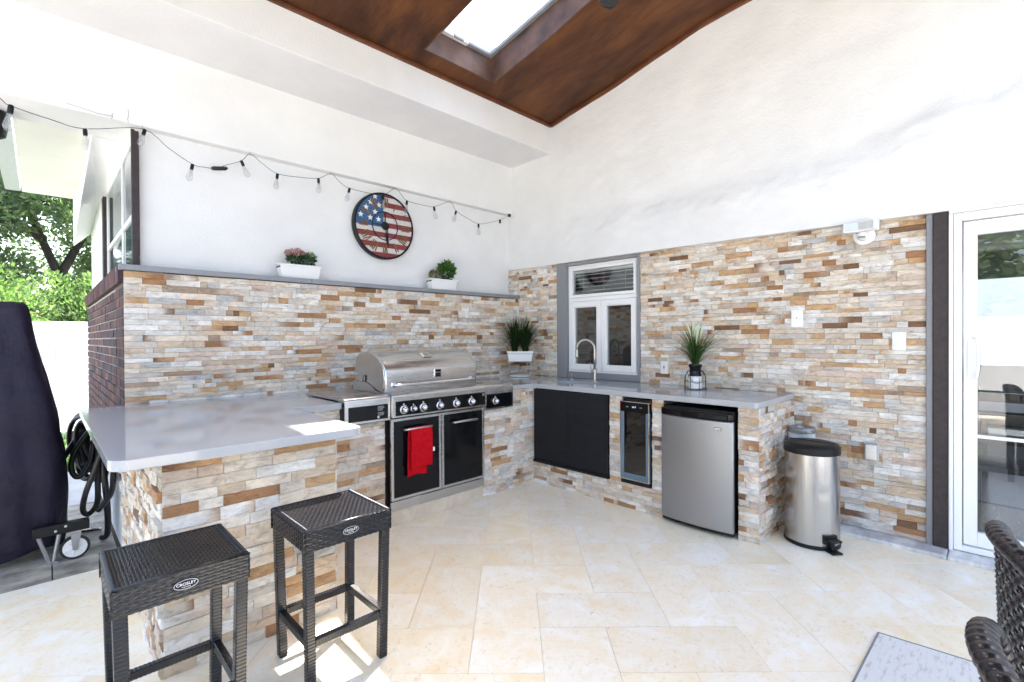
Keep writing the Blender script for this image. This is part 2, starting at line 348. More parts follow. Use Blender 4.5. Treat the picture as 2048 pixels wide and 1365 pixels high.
# ------------------------------------------------------------------ split-face stone cladding
PAL = [((.82,.81,.79),24),((.76,.68,.58),24),((.67,.55,.42),17),((.58,.37,.20),12),((.66,.62,.57),14),((.55,.555,.555),5),((.40,.21,.10),6),((.22,.115,.06),4),((.68,.56,.48),11),((.42,.32,.24),4),((.78,.74,.67),16)]
PW = [p[1] for p in PAL]
def pick(): return R.choices(PAL, PW)[0][0]
def stones(u0,u1,v0,v1,hmin,hmax,lmin,lmax,holes=(),breaks=()):
    bks = sorted(set([v0,v1]+[b for b in breaks if v0<b<v1])); rows=[]
    for a,b in zip(bks,bks[1:]):
        hs=[]; 
        while sum(hs) < (b-a)-hmin*.6: hs.append(R.uniform(hmin,hmax))
        k=(b-a)/sum(hs); v=a
        for h in hs: rows.append((v,v+h*k)); v+=h*k
    out=[]
    for a,b in rows:
        segs=[(u0,u1)]
        for (hu0,hu1,hv0,hv1) in holes:
            if (a+b)/2>hv0 and (a+b)/2<hv1:
                ns=[]
                for s,e in segs:
                    if hu1<=s or hu0>=e: ns.append((s,e)); continue
                    if hu0>s: ns.append((s,hu0))
                    if hu1<e: ns.append((hu1,e))
                segs=ns
        for s,e in segs:
            if e-s<.004: continue
            ls=[]
            while sum(ls) < e-s-lmin*.5: ls.append(R.uniform(lmin,lmax)*R.choice((.6,1,1,1.25)))
            if not ls: ls=[e-s]
            k=(e-s)/sum(ls); u=s
            for l in ls: out.append((u,u+l*k,a,b)); u+=l*k
    return out
def stone_geo(mb, rect, O, U, Nn, d0=.010, dv=.009, rough=.0022):
    a,b,c,d = rect; g=.0009; a+=g;b-=g;c+=g;d-=g
    nx = max(2, min(5, int((b-a)/.045)+1)); nz=2
    dep = d0+R.random()*dv; tu=R.uniform(-.006,.006); tv=R.uniform(-.004,.004)
    c1=pick(); c2=pick() if R.random()<.35 else c1; f=R.uniform(.88,1.1); ph=R.random()
    vs=[];fs=[];cs=[]
    for j in range(nz+1):
        for i in range(nx+1):
            s=i/nx;t=j/nz; edge = i in(0,nx) or j in(0,nz)
            dd = dep + tu*(s-.5)+tv*(t-.5) + R.uniform(-rough,rough) - (.0012 if edge else 0)
            vs.append(O+U*(a+(b-a)*s)+Vector((0,0,c+(d-c)*t))+Nn*dd)
            k=min(1,max(0,(s-ph)*2.5+.5)); cs.append(tuple((x*(1-k)+y*k)*f for x,y in zip(c1,c2)))
    W=nx+1
    for j in range(nz):
        for i in range(nx): fs.append((j*W+i,j*W+i+1,(j+1)*W+i+1,(j+1)*W+i))
    ring=[i for i in range(W)]+[j*W+nx for j in range(1,nz+1)]+[nz*W+i for i in range(nx-1,-1,-1)]+[j*W for j in range(nz-1,0,-1)]
    base=len(vs)
    for k in ring: 
        v=vs[k]; q=(v-O).dot(Nn); vs.append(v-Nn*(q+.002)); cs.append(cs[k])
    n=len(ring)
    for k in range(n): fs.append((ring[k],base+k,base+(k+1)%n,ring[(k+1)%n]))
    mb.add(vs,fs,cs,R.random())
def clad(parent, rects_by_face, limit=296, **kw):
    allr=[]
    for (rects,O,U,Nn,k2) in rects_by_face:
        for r in rects:
            p=O+U*((r[0]+r[1])/2)+Vector((0,0,(r[2]+r[3])/2)); v=p-CAMP
            vis = (r[1]-r[0])*(r[3]-r[2])*abs(v.normalized().dot(Nn))/v.length_squared
            if v.dot(Nn)>0: vis*=.01
            allr.append((vis,r,O,U,Nn,k2))
    allr.sort(key=lambda t:-t[0])
    rest=MB()
    for i,(vis,r,O,U,Nn,k2) in enumerate(allr):
        mb = MB() if i<limit else rest
        stone_geo(mb,r,O,U,Nn,**k2)
        if i<limit: mb.build('stone', MT['stone'], parent)
    if rest.v:
        o=rest.build('small_stones', MT['stone'], parent); o['kind']='stuff'

# ------------------------------------------------------------------ wicker helpers
def weave(mb, O, U, V, Nn, lu, lv, pu, pv, amp, wf=.86, inside=None, bow=None, frac=.5):
    nv=max(1,round(lv/pv)); pv=lv/nv; nu=max(1,round(lu/pu)); pu=lu/nu
    def P(u,v,h):
        q=O+U*u+V*v+Nn*h
        if bow: q=bow(q,u,v,h)
        return q
    for j in range(nv):
        vc=(j+.5)*pv; st=[]; run=[]
        for i in range(nu*2+1):
            u=i*pu/2
            ok = inside is None or inside(u,vc)
            if ok: run.append(i)
            if (not ok or i==nu*2) and run:
                if len(run)>1: st.append(run)
                run=[]
        for run in st:
            vs=[];fs=[]
            for i in run:
                u=i*pu/2; h=amp*math.cos(PI*(i/2*1.0+j)) if True else 0
                hw=pv*wf/2
                vs += [P(u,vc-hw,h-amp*.7),P(u,vc-hw*.45,h),P(u,vc+hw*.45,h),P(u,vc+hw,h-amp*.7)]
            for i in range(len(run)-1):
                b=i*4; fs += [(b,b+4,b+5,b+1),(b+1,b+5,b+6,b+2),(b+2,b+6,b+7,b+3)]
            mb.add(vs,fs)
    for i in range(nu+1):
        uc=i*pu; run=[]; st=[]
        for j in range(nv*2+1):
            v=j*pv/2
            ok = inside is None or inside(uc,v)
            if ok: run.append(j)
            if (not ok or j==nv*2) and run:
                if len(run)>1: st.append(run)
                run=[]
        for run in st:
            vs=[];fs=[]
            for j in run:
                v=j*pv/2; jj=(j-1)/2; h=-amp*math.cos(PI*(i+jj))*.9
                hw=pu*frac/2
                vs += [P(uc-hw,v,h-amp*.5),P(uc,v,h),P(uc+hw,v,h-amp*.5)]
            for k in range(len(run)-1):
                b=k*3; fs += [(b,b+1,b+4,b+3),(b+1,b+2,b+5,b+4)]
            mb.add(vs,fs)
def wrapped_bar(mb, p0, p1, w, h, pitch=.0125, side=None, bulge=.0008):
    p0=Vector(p0);p1=Vector(p1);t=(p1-p0);Lg=t.length;t.normalize()
    s=Vector(side) if side else (Vector((1,0,0)) if abs(t.z)>.7 else t.cross(Vector((0,0,1))).normalized())
    s=(s-t*s.dot(t)).normalized(); u=t.cross(s)
    n=max(2,int(Lg/pitch)); vs=[];fs=[]; c=.22
    prof=[(-1,-1+c),(-1,1-c),(-1+c,1),(1-c,1),(1,1-c),(1,-1+c),(1-c,-1),(-1+c,-1)]
    hs=[]
    for i in range(n):
        for q,bb in ((.04,-1),(.22,.7),(.78,.7),(.96,-1)): hs.append(((i+q)/n, bulge*bb))
    for q,bb in hs:
        for (a,b) in prof: vs.append(p0+t*(q*Lg)+s*(a*(w/2+bb))+u*(b*(h/2+bb)))
    m=len(hs)
    for i in range(m-1):
        for k in range(8): fs.append((i*8+k,i*8+(k+1)%8,(i+1)*8+(k+1)%8,(i+1)*8+k))
    fs.append(tuple(range(8))[::-1]); fs.append(tuple((m-1)*8+k for k in range(8)))
    mb.add(vs,fs)

# ================================================================== GROUND AND FLOOR
struct(MB().box((-60,-60,-.12),(60,60,-.06)).build('ground', MT['dimground']))  # unseen ground beyond the patio, coloured dark to cut upward bounce light
struct(MB().box((-7.4,-7.4,-.058),(0,-.3,-.012)).build('patio_bed', MT['grout']))
floor = bpy.data.objects.new('tile_floor', None); C.objects.link(floor); struct(floor)
def clip_poly(p, f):
    o=[]
    for i in range(len(p)):
        a=p[i];b=p[(i+1)%len(p)];fa=f(a);fb=f(b)
        if fa>=0:o.append(a)
        if (fa>=0)!=(fb>=0):
            t=fa/(fa-fb);o.append((a[0]+(b[0]-a[0])*t,a[1]+(b[1]-a[1])*t))
    return o
U_=.3055; E0=.035; D0=-2.565; ca,sa=math.cos(YAW),math.sin(YAW)
far=MB(); cnt=[]
for i in range(-40,40):
    for j in range(-40,20):
        m_=(i+j+2)%4
        if m_==0: cell=(i,j,i+2,j+1)
        elif m_==3: cell=(i,j-1,i+1,j+1)
        else: continue
        g=.0008
        e0=E0+cell[0]*U_+g; e1=E0+cell[2]*U_-g; d0=D0+(cell[1]-1)*U_+g; d1=D0+(cell[3]-1)*U_-g
        P=[(e0,d0),(e1,d0),(e1,d1),(e0,d1)]
        P=[(d*ca+e*sa, d*sa-e*ca) for e,d in P]
        cx=sum(p[0] for p in P)/4; cy=sum(p[1] for p in P)/4
        if cx<-7.2 or cy<-7.2 or cx>.4 or cy>.2: continue
        P=clip_poly(P, lambda p:-.302-p[1]); 
        if len(P)>2: P=clip_poly(P, lambda p:-.002-p[0])
        if len(P)<3: continue
        dist=math.hypot(cx-CAMP.x,cy-CAMP.y); vx=(cx-CAMP.x)*ca+(cy-CAMP.y)*sa
        cnt.append((dist if vx>.3 else dist+50, P))
cnt.sort(key=lambda t:t[0])
for k,(dist,P) in enumerate(cnt):
    mb = MB() if k<290 else far
    f=R.uniform(.94,1.02); wm=R.choice((0,0,.03,.07)); col=((.90)*f,(.868-wm*.35)*f,(.775-wm*1.1)*f)
    zt=R.uniform(-.0006,.0006); n=len(P); rn=R.random()
    mb.add([(x,y,-.014) for x,y in P]+[(x,y,zt) for x,y in P],[tuple(range(n,2*n))]+[(i,(i+1)%n,n+(i+1)%n,n+i) for i in range(n)],col,rn)
    if k<290: mb.build('tile', MT['tile'], floor)
far.build('far_tiles', MT['tile'], floor)['kind']='stuff'
# flagstones beside the peninsula, concrete path and lawn
fl = bpy.data.objects.new('flagstone_path', None); C.objects.link(fl); struct(fl)
fx=[(-5.2,-.30,-4.02,-.02),(-4.015,-.30,-3.71,-.02),(-6.2,-.015,-4.5,.55),(-4.495,-.015,-3.71,.62),(-6.2,.555,-4.2,1.2),(-4.195,.625,-3.71,1.3)]
for (a,b,c,d) in fx:
    f=R.uniform(.75,1.1); MB().box((a,b,-.02),(c,d,R.uniform(-.002,.002)),((.40*f),.36*f,.31*f),R.random()).build('flagstone', MT['flag'], fl, bevel=.004)
struct(MB().box((-6.2,1.31,-.055),(-3.70,2.7,-.006)).build('concrete_path', MT['concrete']))
struct(MB().box((-9,2.7,-.057),(-3.70,5.55,-.03)).build('lawn', MT['lawn']))
g=MB()
for k in range(9000):
    x=R.uniform(-5.2,-3.72);y=R.uniform(2.72,5.5);h=R.uniform(.03,.07);a=R.random()*6.28;dx,dy=.004*math.cos(a),.004*math.sin(a);lx,ly=R.uniform(-.02,.02),R.uniform(-.02,.02)
    c=R.uniform(.6,1.3); g.add([(x-dx,y-dy,-.03),(x+dx,y+dy,-.03),(x+lx,y+ly,-.03+h)],[(0,1,2)],(.07*c,.16*c,.025*c))
gr=g.build('grass', MT['grass'], fix=False); gr['kind']='stuff'; gr['label']='short green lawn grass in front of the white fence'; 
struct(MB().box((-9,5.55,-.05),(-3.6,6.1,.02)).build('fence_kerb', MT['concrete']))

# ================================================================== WALL B (right wall, window and door side), plane x = 0
W=.16
rw = thing('window_wall','white stucco wall with stacked stone cladding, window and sliding door openings','wall',(0,-1.8,0))
WY0,WY1,WZ0,WZ1 = -1.60,-.735,.985,2.105      # window opening
DY0,DY1,DZ1 = -5.75,-3.80,2.095               # door opening
body=MB()
for a,b in (((0.001,WY1,0),(W,.3,4.3)),((0.001,WY0,0),(W,WY1,WZ0)),((0.001,WY0,WZ1),(W,WY1,4.3)),((0.001,DY1,0),(W,WY0,4.3)),((0.001,DY0,DZ1),(W,DY1,4.3)),((0.001,-9,0),(W,DY0,4.3))): body.box(a,b)
body.build('wall_core', MT['shaded_mortar'], rw)
# uneven upper plaster, thicker at its foot
pl=MB(); ny,nz=260,100; y0,y1=.30,-9.0
def xoff(y,z):
    edge=2.70+.10*math.sin(y*.9+.5)+.05*math.sin(y*2.7)+ (.18*max(0,min(1,(-y-1.2)/3)))
    edge+=.05*noise.noise(Vector((y*3.1,1,2))); t=max(0,min(1,(edge-z)/.26)); t=t*t*(3-2*t)
    fade=max(0,min(1,(-y-.25)/1.0))
    n=noise.noise(Vector((y*1.3,z*2.0,3)))*.012+noise.noise(Vector((y*4,z*6,9)))*.0045+noise.noise(Vector((y*13,z*15,5)))*.0022*(1+t*2)
    return -.020-.048*t*fade+n*(1+1.2*math.exp(-((edge-.13-z)/.16)**2)*fade)
ftop=lambda y: 4.3
vs=[];fs=[]
for j in range(nz+1):
    for i in range(ny+1):
        y=y0+(y1-y0)*i/ny; zb=2.152+(-y)*-.010 if y>-3.7 else 2.113
        z=zb+(4.3-zb)*(j/nz)
        vs.append((xoff(y,z),y,z))
for j in range(nz):
    for i in range(ny): a=j*(ny+1)+i; fs.append((a,a+1,a+ny+2,a+ny+1))
b0=len(vs)
for i in range(ny+1): v=vs[i]; vs.append((.0,v[1],v[2]))
for i in range(ny): fs.append((i,b0+i,b0+i+1,i+1))
pl.add(vs,fs); pl.build('upper_plaster', MT['plaster'], rw, smooth=False, fix=False, auto=40)
O=Vector((0,0,0)); U=Vector((0,-1,0)); Nn=Vector((-1,0,0))
rects=stones(-.163,3.672,.028,2.118,.024,.043,.06,.21,holes=((-.3,-.004,-1,1.845),(.61,1.615,.9,3),(.05,2.87,-1,.86)),breaks=(.86,.9))
rects=[r for r in rects]
top=[]
for (a,b,c,d) in rects: top.append((a,b,c,d))
rects=top+stones(-.163,.61,2.118,2.15,.028,.034,.08,.26)+stones(1.615,3.0,2.118,2.134,.016,.017,.08,.26)
clad(rw,[(rects,O,U,Nn,dict(d0=.009,dv=.013,rough=.0028))])
# right part of wall past the door
MB().box((-.012,-9,0.0),(0,DY0-.002,2.12)).build('lower_plaster', MT['plaster'], rw)
MB().box((-.03,-3.705,.027),(0.0,-3.674,2.112)).build('edge_trim', MT['trim'], rw, bevel=.002)
MB().box((-.045,-3.779,.027),(0.0,-3.707,2.110)).build('brown_strip', MT['brown'], rw, bevel=.004)
MB().box((-.052,-5.9,2.094),(-.001,-3.781,2.118)).build('door_head_strip', MT['plaster'], rw, bevel=.004)
# window surround of grey trim (reveal jamb at left, sill panel below, head)
sr=thing('window_surround','grey stone trim framing the window above the sink counter','window trim',(0,-1.1,.922))
MB().box((-.035,-.742,.9225),(.10,-.612,2.150)).build('side_jamb', MT['trim'], sr, bevel=.002)
MB().box((-.032,-1.625,.9225),(.02,-1.598,2.135)).build('side_jamb', MT['trim'], sr, bevel=.002)
MB().box((-.014,-1.597,.9225),(.09,-.744,.982)).build('sill_panel', MT['trim'], sr, bevel=.002)
MB().box((-.030,-1.597,2.107),(.09,-.744,2.138)).build('head_panel', MT['trim'], sr, bevel=.002)
# window
wn=thing('kitchen_window','white vinyl window with blinds behind its transom and two casements','window',(0.02,-1.17,.985))
fr=MB(); x0,x1=.004,.075
def frame(mb,y0,y1,z0,z1,t,x0,x1,tb=None):
    tb=tb or t
    mb.box((x0,y0,z0),(x1,y0+t,z1)); mb.box((x0,y1-t,z0),(x1,y1,z1)); mb.box((x0,y0+t,z0),(x1,y1-t,z0+tb)); mb.box((x0,y0+t,z1-tb),(x1,y1-t,z1))
yA,yB=-1.596,-.745
frame(fr,yA,yB,.984,2.105,.022,x0,x1); fr.box((x0,yA+.022,1.725),(x1,yB-.022,1.765)); fr.build('frame', MT['white'], wn, bevel=.003)
ym=(yA+yB)/2
f=MB(); frame(f,yA+.024,yB-.024,1.767,2.081,.030,-.004,.06); f.build('transom_sash', MT['white'], wn, bevel=.003)
for a,b in ((yA+.024,ym-.0025),(ym+.0025,yB-.024)):
    f=MB(); frame(f,a,b,1.008,1.722,.056,-.008,.055,.058); s=f.build('casement_sash', MT['white'], wn, bevel=.004)
    f=MB(); f.box((.022,a+.056,1.066),(.028,b-.056,1.664)); f.build('pane', MT['glass'], s)
    f=MB(); frame(f,a+.050,b-.050,1.060,1.670,.010,.010,.020); f.build('glazing_bead', MT['whiteplastic'], s)
f=MB(); f.box((.022,yA+.05,1.797),(.028,yB-.05,2.051)); f.build('transom_pane', MT['glass'], wn)
for k in range(5):
    z=1.83+k*.042; f=MB()
    f.add([(.050,yA+.06,z),(.050,yB-.06,z),(.078,yB-.06,z+.012),(.078,yA+.06,z+.012),(.050,yA+.06,z+.002),(.050,yB-.06,z+.002),(.078,yB-.06,z+.014),(.078,yA+.06,z+.014)],[(0,1,2,3),(7,6,5,4),(0,4,5,1),(2,6,7,3),(1,5,6,2),(0,3,7,4)])
    f.build('blind_slat', MT['white'], wn)
for k in (.2,.5,.8):
    y=yA+(yB-yA)*k; MB().tube([(.047,y,1.82),(.047,y,2.05)],.0014,5).build('blind_cord', MT['white'], wn)
MB().box((.046,yA+.058,2.025),(.085,yB-.058,2.05)).build('blind_rail', MT['white'], wn)
# rooms behind the wall
rm=thing('house_interior','dim room seen through the window and glass door','room',(2,-3,0))
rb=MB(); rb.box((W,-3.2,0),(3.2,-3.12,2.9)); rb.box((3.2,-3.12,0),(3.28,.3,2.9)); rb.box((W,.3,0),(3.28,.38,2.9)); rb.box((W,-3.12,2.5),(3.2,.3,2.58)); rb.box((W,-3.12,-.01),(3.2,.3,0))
rb.build('kitchen_walls', MT['roomshade'], rm)
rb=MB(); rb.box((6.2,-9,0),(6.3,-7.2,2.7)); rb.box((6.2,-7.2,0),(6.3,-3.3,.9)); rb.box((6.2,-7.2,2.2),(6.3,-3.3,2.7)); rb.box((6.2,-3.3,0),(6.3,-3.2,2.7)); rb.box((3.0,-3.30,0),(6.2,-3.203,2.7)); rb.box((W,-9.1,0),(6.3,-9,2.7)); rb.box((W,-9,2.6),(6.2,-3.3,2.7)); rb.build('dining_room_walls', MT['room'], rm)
MB().box((W-.02,-9,-.02),(6.2,-3.2,.01)).build('wood_floor', MT['floorwood'], rm)
dt=thing('dining_table','dark wood dining table behind the glass door','table',(1.6,-4.6,.01))
MB().box((.95,-5.4,.74),(2.6,-3.75,.79)).build('table_top', MT['darkwood'], dt, bevel=.005)
for x,y in ((1.05,-3.85),(2.5,-3.85),(1.05,-5.3),(2.5,-5.3)): MB().box((x-.045,y-.045,.01),(x+.045,y+.045,.739)).build('leg', MT['darkwood'], dt, bevel=.004)
dc=thing('dining_chair','dark slatted dining chair beside the indoor table','chair',(.72,-4.05,.01))
MB().box((.5,-4.28,.43),(.92,-3.86,.47)).build('seat', MT['darkwood'], dc, bevel=.006)
for x,y,h in ((.52,-4.26,1.0),(.52,-3.88,1.0),(.9,-4.26,.429),(.9,-3.88,.429)): MB().box((x-.018,y-.018,.01),(x+.018,y+.018,h)).build('leg', MT['darkwood'], dc, bevel=.003)
for z in (.62,.76,.9): MB().box((.512,-4.24,z),(.528,-3.9,z+.06)).build('back_slat', MT['darkwood'], dc)
# sliding door
sd=thing('sliding_glass_door','white sliding patio door with grid muntins and white pull handle','door',(0.03,-4.7,.03))
d=MB(); d.box((-.03,-3.84,.03),(.11,-3.802,2.093)); d.box((-.03,-5.75,2.045),(.11,-3.84,2.093)); d.box((-.03,-5.75,.03),(.11,-5.71,2.093)); d.box((-.03,-5.71,.03),(.11,-3.84,.062)); d.build('frame', MT['white'], sd, bevel=.004)
for (a,b,xx,nm) in ((-4.83,-3.845,-.005,'sliding_panel'),(-5.705,-4.77,.055,'fixed_panel')):
    d=MB(); frame(d,a,b,.068,2.04,.062,xx,xx+.045,.085); s=d.build(nm, MT['white'], sd, bevel=.004)
    MB().box((xx+.02,a+.062,.153),(xx+.026,b-.062,1.955)).build('pane', MT['glass'], s)
    mm=MB()
    for z in (.735,1.335): mm.box((xx+.014,a+.062,z-.010),(xx+.032,b-.062,z+.010))
    for y in (b-.062-.205,b-.062-.41,b-.062-.615):
        if y>a+.1: mm.box((xx+.0145,y-.009,.153),(xx+.0315,y+.009,1.955))
    mm.build('muntin_grid', MT['white'], s)
h=MB(); h.box((-.018,-3.893,1.06),(-.006,-3.865,1.36)); h.tube([(-.012,-3.885,1.34),(-.045,-3.905,1.325),(-.055,-3.912,1.27),(-.055,-3.912,1.15),(-.045,-3.905,1.10),(-.012,-3.885,1.08)],.009,8); h.build('handle', MT['white'], sd, bevel=.002)
MB().box((-.058,-3.80,.027),(-.003,-3.781,2.093)).build('casing', MT['white'], sd, bevel=.005)
# marble curb at the wall foot
cb=thing('marble_curb','grey marble curb along the foot of the stone wall','curb',(-.09,-4,0))
for a,b in ((-3.78,-2.93),(-4.25,-3.783),(-5.2,-4.253),(-6.1,-5.203)):
    MB().box((-.172,a+.001,-.002),(-.002,b,.026),(1,1,1),R.random()).build('slab', MT['marble'], cb, bevel=.006)
# electrical fittings
def plate(lbl,cat,y,z,w_,h_,kind):
    t=thing({'switch':'light_switch','jack':'wall_outlet','box':'outdoor_outlet','gfci':'gfci_outlet'}[kind],lbl,cat,(-.02,y,z))
    x=-.021
    m_=MT['alu'] if kind=='box' else MT['whiteplastic']
    MB().box((x-.004,y-w_/2,z-h_/2),(0,y+w_/2,z+h_/2)).build('cover_plate', m_, t, bevel=.003)
    if kind=='switch': MB().box((x-.010,y-.018,z-.034),(x-.0035,y+.018,z+.034)).build('rocker', MT['white'], t, bevel=.002)
    if kind=='jack':
        MB().box((x-.007,y-.017,z-.033),(x-.0035,y+.017,z+.033)).build('insert', MT['white'], t, bevel=.001)
        MB().lathe([(.004,0),(.004,.003)],10,(x-.007,y,z+.004),'x').build('socket_hole', MT['blackm'], t)
    if kind=='gfci':
        MB().box((x-.007,y-.016,z-.033),(x-.0035,y+.016,z+.033)).build('insert', MT['white'], t, bevel=.001)
        MB().box((x-.0095,y-.007,z-.009),(x-.0065,y+.007,z-.001)).build('reset_button', mat('red_button',(.35,.02,.015),.4), t)
        MB().box((x-.0095,y-.007,z+.001),(x-.0065,y+.007,z+.009)).build('test_button', MT['blackm'], t)
        for q in (-.022,.022):
            MB().box((x-.0075,y-.006,z+q-.004),(x-.0068,y-.004,z+q+.004)).box((x-.0075,y+.004,z+q-.004),(x-.0068,y+.006,z+q+.004)).build('slots', MT['blackm'], t)
    if kind=='box':
        MB().prism([(z-h_/2+.006,0),(z+h_/2-.006,0),(z+h_/2-.012,.035),(z-h_/2+.012,.035)],y-w_/2+.004,y+w_/2-.004,'x').build('hinged_lid', MT['alu'], t) if False else None
        MB().box((x-.030,y-w_/2+.005,z-h_/2+.006),(x-.004,y+w_/2-.005,z+h_/2-.008)).build('hinged_lid', MT['alu'], t, bevel=.009, seg=3)
        MB().box((x-.034,y-w_/2+.008,z+h_/2-.014),(x-.002,y+w_/2-.008,z+h_/2-.006)).build('hinge', MT['greymetal'], t, bevel=.002)
plate('small white jack plate on the stone wall above the end of the counter','socket',-2.94,1.479,.078,.125,'jack')
plate('white rocker light switch on the stone wall nearest the glass door','switch',-3.537,1.313,.072,.118,'switch')
plate('white outlet with dark buttons between window and lantern','outlet',-1.869,1.073,.070,.115,'gfci')
plate('grey metal weatherproof outlet cover low on the stone wall','outlet box',-3.390,.563,.082,.125,'box')
ml=thing('motion_light','white twin-head security light with round motion sensor under plaster edge','security light',(-.05,-3.35,2.04))
MB().lathe([(.062,0),(.062,.02),(.052,.028),(.0,.030)],28,(-.02,-3.352,2.028),'x').build('round_base', MT['whiteplastic'], ml, auto=35)
MB().lathe([(.030,0),(.034,.02),(.030,.045),(.018,.058),(0,.062)],24,(-.048,-3.35,2.022),'x').build('sensor_dome', MT['whiteplastic'], ml, auto=35)
MB().box((-.115,-3.372,2.003),(-.095,-3.330,2.016)).build('sensor_lens', MT['greymetal'], ml, bevel=.004)
for y,z,ang,nm in ((-3.272,2.078,.25,'lamp_head'),(-3.402,2.082,-.2,'lamp_head')):
    b=MB(); b.box((-.13,-.052,-.032),(-.055,.052,.032)); bb=b
    c_,s_=math.cos(ang),math.sin(ang); bb.v=[(v[0]*c_-v[1]*s_, v[0]*s_+v[1]*c_+y, v[2]+z) for v in bb.v]
    hd=bb.build(nm, MT['whiteplastic'], ml, bevel=.005)
    b=MB(); b.box((-.133,-.044,-.025),(-.1305,.044,.025)); b.v=[(v[0]*c_-v[1]*s_, v[0]*s_+v[1]*c_+y, v[2]+z) for v in b.v]; b.build('lens', MT['alu'], hd)
MB().tube([(-.05,-3.335,2.045),(-.07,-3.31,2.055),(-.07,-3.29,2.07)],.009,8).build('swivel_arm', MT['blackm'], ml)

# ================================================================== WALL A (clock wall), plane y = 0
aw=thing('clock_wall','white stucco wall with stacked stone lower half below a grey ledge','wall',(-1.8,.1,0))
MB().box((-3.575,.165,1.80),(.0,.50,2.9)).build('upper_plaster', MT['plaster'], aw)
MB().box((-3.662,.001,0),(.0,.50,1.80)).build('wall_core', MT['shaded_mortar'], aw)
O2=Vector((-3.664,0,0)); U2=Vector((1,0,0)); N2=Vector((0,-1,0))
rects=stones(0,3.652,.90,1.800,.026,.046,.06,.24)
clad(aw,[(rects,O2,U2,N2,dict(d0=.008,dv=.010))])
lg=thing('wall_ledge','long grey stone ledge capping the stacked stone below the clock','ledge',(-1.8,.06,1.8))
for a,b in ((-3.69,-2.452),(-2.450,-1.2),(-1.198,-.022)):
    MB().box((a,-.036,1.805),(b,.164,1.842)).build('slab', MT['trim'], lg, bevel=.002)
b1=tag(MB().box((-7.5,.092,2.807),(-.002,.52,3.45)).build('lower_beam', MT['plaster'], bevel=.006),'white stucco beam directly above the clock holding the string lights','beam')
cr_=MB()
for p in ([(-3.71,.0905,2.806),(-3.702,.0905,2.82),(-3.706,.0905,2.835),(-3.698,.0905,2.848)],[(-3.62,.0905,2.808),(-3.624,.0905,2.835),(-3.617,.0905,2.86),(-3.621,.0905,2.90)],[(-3.70,.0905,2.826),(-3.78,.0905,2.822),(-3.86,.0905,2.832),(-3.93,.0905,2.838)]): cr_.tube(p,.0009,4)
cr_.build('hairline_crack', MT['brown'], b1)
b2=tag(MB().box((-7.5,-.517,3.366),(-.002,.40,3.95)).build('upper_beam', MT['plaster'], bevel=.006),'deep white stucco beam just under the brown wood ceiling','beam')
# ================================================================== CEILING with skylight
def cz(y):
    t=-.53-y; pts=[(-2,3.40),(0,3.684),(.82,3.813),(1.25,3.91),(1.68,3.995),(2.1,4.03),(3,4.04),(5.5,4.02)]
    for (a,b),(c,d_) in zip(pts,pts[1:]):
        if t<=c: return b+(d_-b)*(t-a)/(c-a)
    return 4.02
ce=thing('wood_ceiling','curved stained plywood ceiling with wood edge trim','ceiling',(-2.5,-2,3.9)); ce['kind']='structure'; del ce['category']; del ce['label']; ce.name='ceiling'
SX0,SX1,SY0,SY1=-1.785,-1.028,-2.02,-.708
XE=-4.65; YE=-4.75
ys=[-.40]; 
while ys[-1]>YE: ys.append(ys[-1]-.1)
ys=sorted(set([round(y,4) for y in ys]+[SY0,SY1]),reverse=True)
c=MB()
for a,b in ((XE,SX0),(SX0,SX1),(SX1,.0)):
    for ya,yb in zip(ys,ys[1:]):
        ym_=(ya+yb)/2
        if a==SX0 and SY0<ym_<SY1: continue
        za,zb=cz(ya),cz(yb)
        c.add([(a,ya,za),(b,ya,za),(b,yb,zb),(a,yb,zb),(a,ya,za+.02),(b,ya,za+.02),(b,yb,zb+.02),(a,yb,zb+.02)],[(0,1,2,3),(7,6,5,4)])
c.build('plywood', MT['wood'], ce, fix=False)
# roof deck above keeps daylight out round the shaft
MB().box((XE,YE,4.36),(SX0-.30,.6,4.42)).box((SX1+.45,YE,4.36),(.5,.6,4.42)).box((SX0-.30,YE,4.36),(SX1+.45,SY0-.3,4.42)).box((SX0-.30,SY1+.45,4.36),(SX1+.45,.6,4.42)).box((XE,YE,3.9),(XE+.06,.6,4.36)).box((XE,YE,3.9),(.5,YE+.06,4.36)).build('roof_deck', MT['plaster2'], ce)
def trimline(p):
    m=MB(); m.tube(p,.018,6); return m
tr=MB(); x_=XE; tr.box((XE,-.541,3.650),(-.03,-.5175,3.684)); tr.build('edge_trim', MT['woodtrim'], ce, bevel=.006)
m=MB(); vs=[];fs=[]
yy=[y for y in ys if y<-.5 or True]; yy=[-.54]+[y for y in ys if y<-.54]
for y in yy:
    z=cz(y)+.012*math.sin(y*3.1)*0; x=xoff(y,z)
    vs += [(x-.024,y,z-.002),(x-.024,y,z-.030),(x-.016,y,z-.037),(x-.001,y,z-.037),(x-.001,y,z-.002)]
for i in range(len(yy)-1):
    for k in range(5): fs.append((i*5+k,i*5+(k+1)%5,(i+1)*5+(k+1)%5,(i+1)*5+k))
m.add(vs,fs).build('edge_trim', MT['woodtrim'], ce)
sk=thing('skylight','rectangular white framed skylight in a wood lined shaft in the ceiling','skylight',(-1.4,-1.35,3.9))
H=.26
def sp(x,y,s):
    return (x, y+.158*s, cz(y)+s)
sh=MB()
sh.add([sp(SX0,SY1,-.004),sp(SX1,SY1,-.004),sp(SX1,SY1,H),sp(SX0,SY1,H)],[(0,1,2,3)])
sh.add([sp(SX0,SY0,-.004),sp(SX1,SY0,-.004),sp(SX1,SY0,H),sp(SX0,SY0,H)],[(0,1,2,3)])
yk=[SY1]+[y for y in ys if SY0<y<SY1]+[SY0]
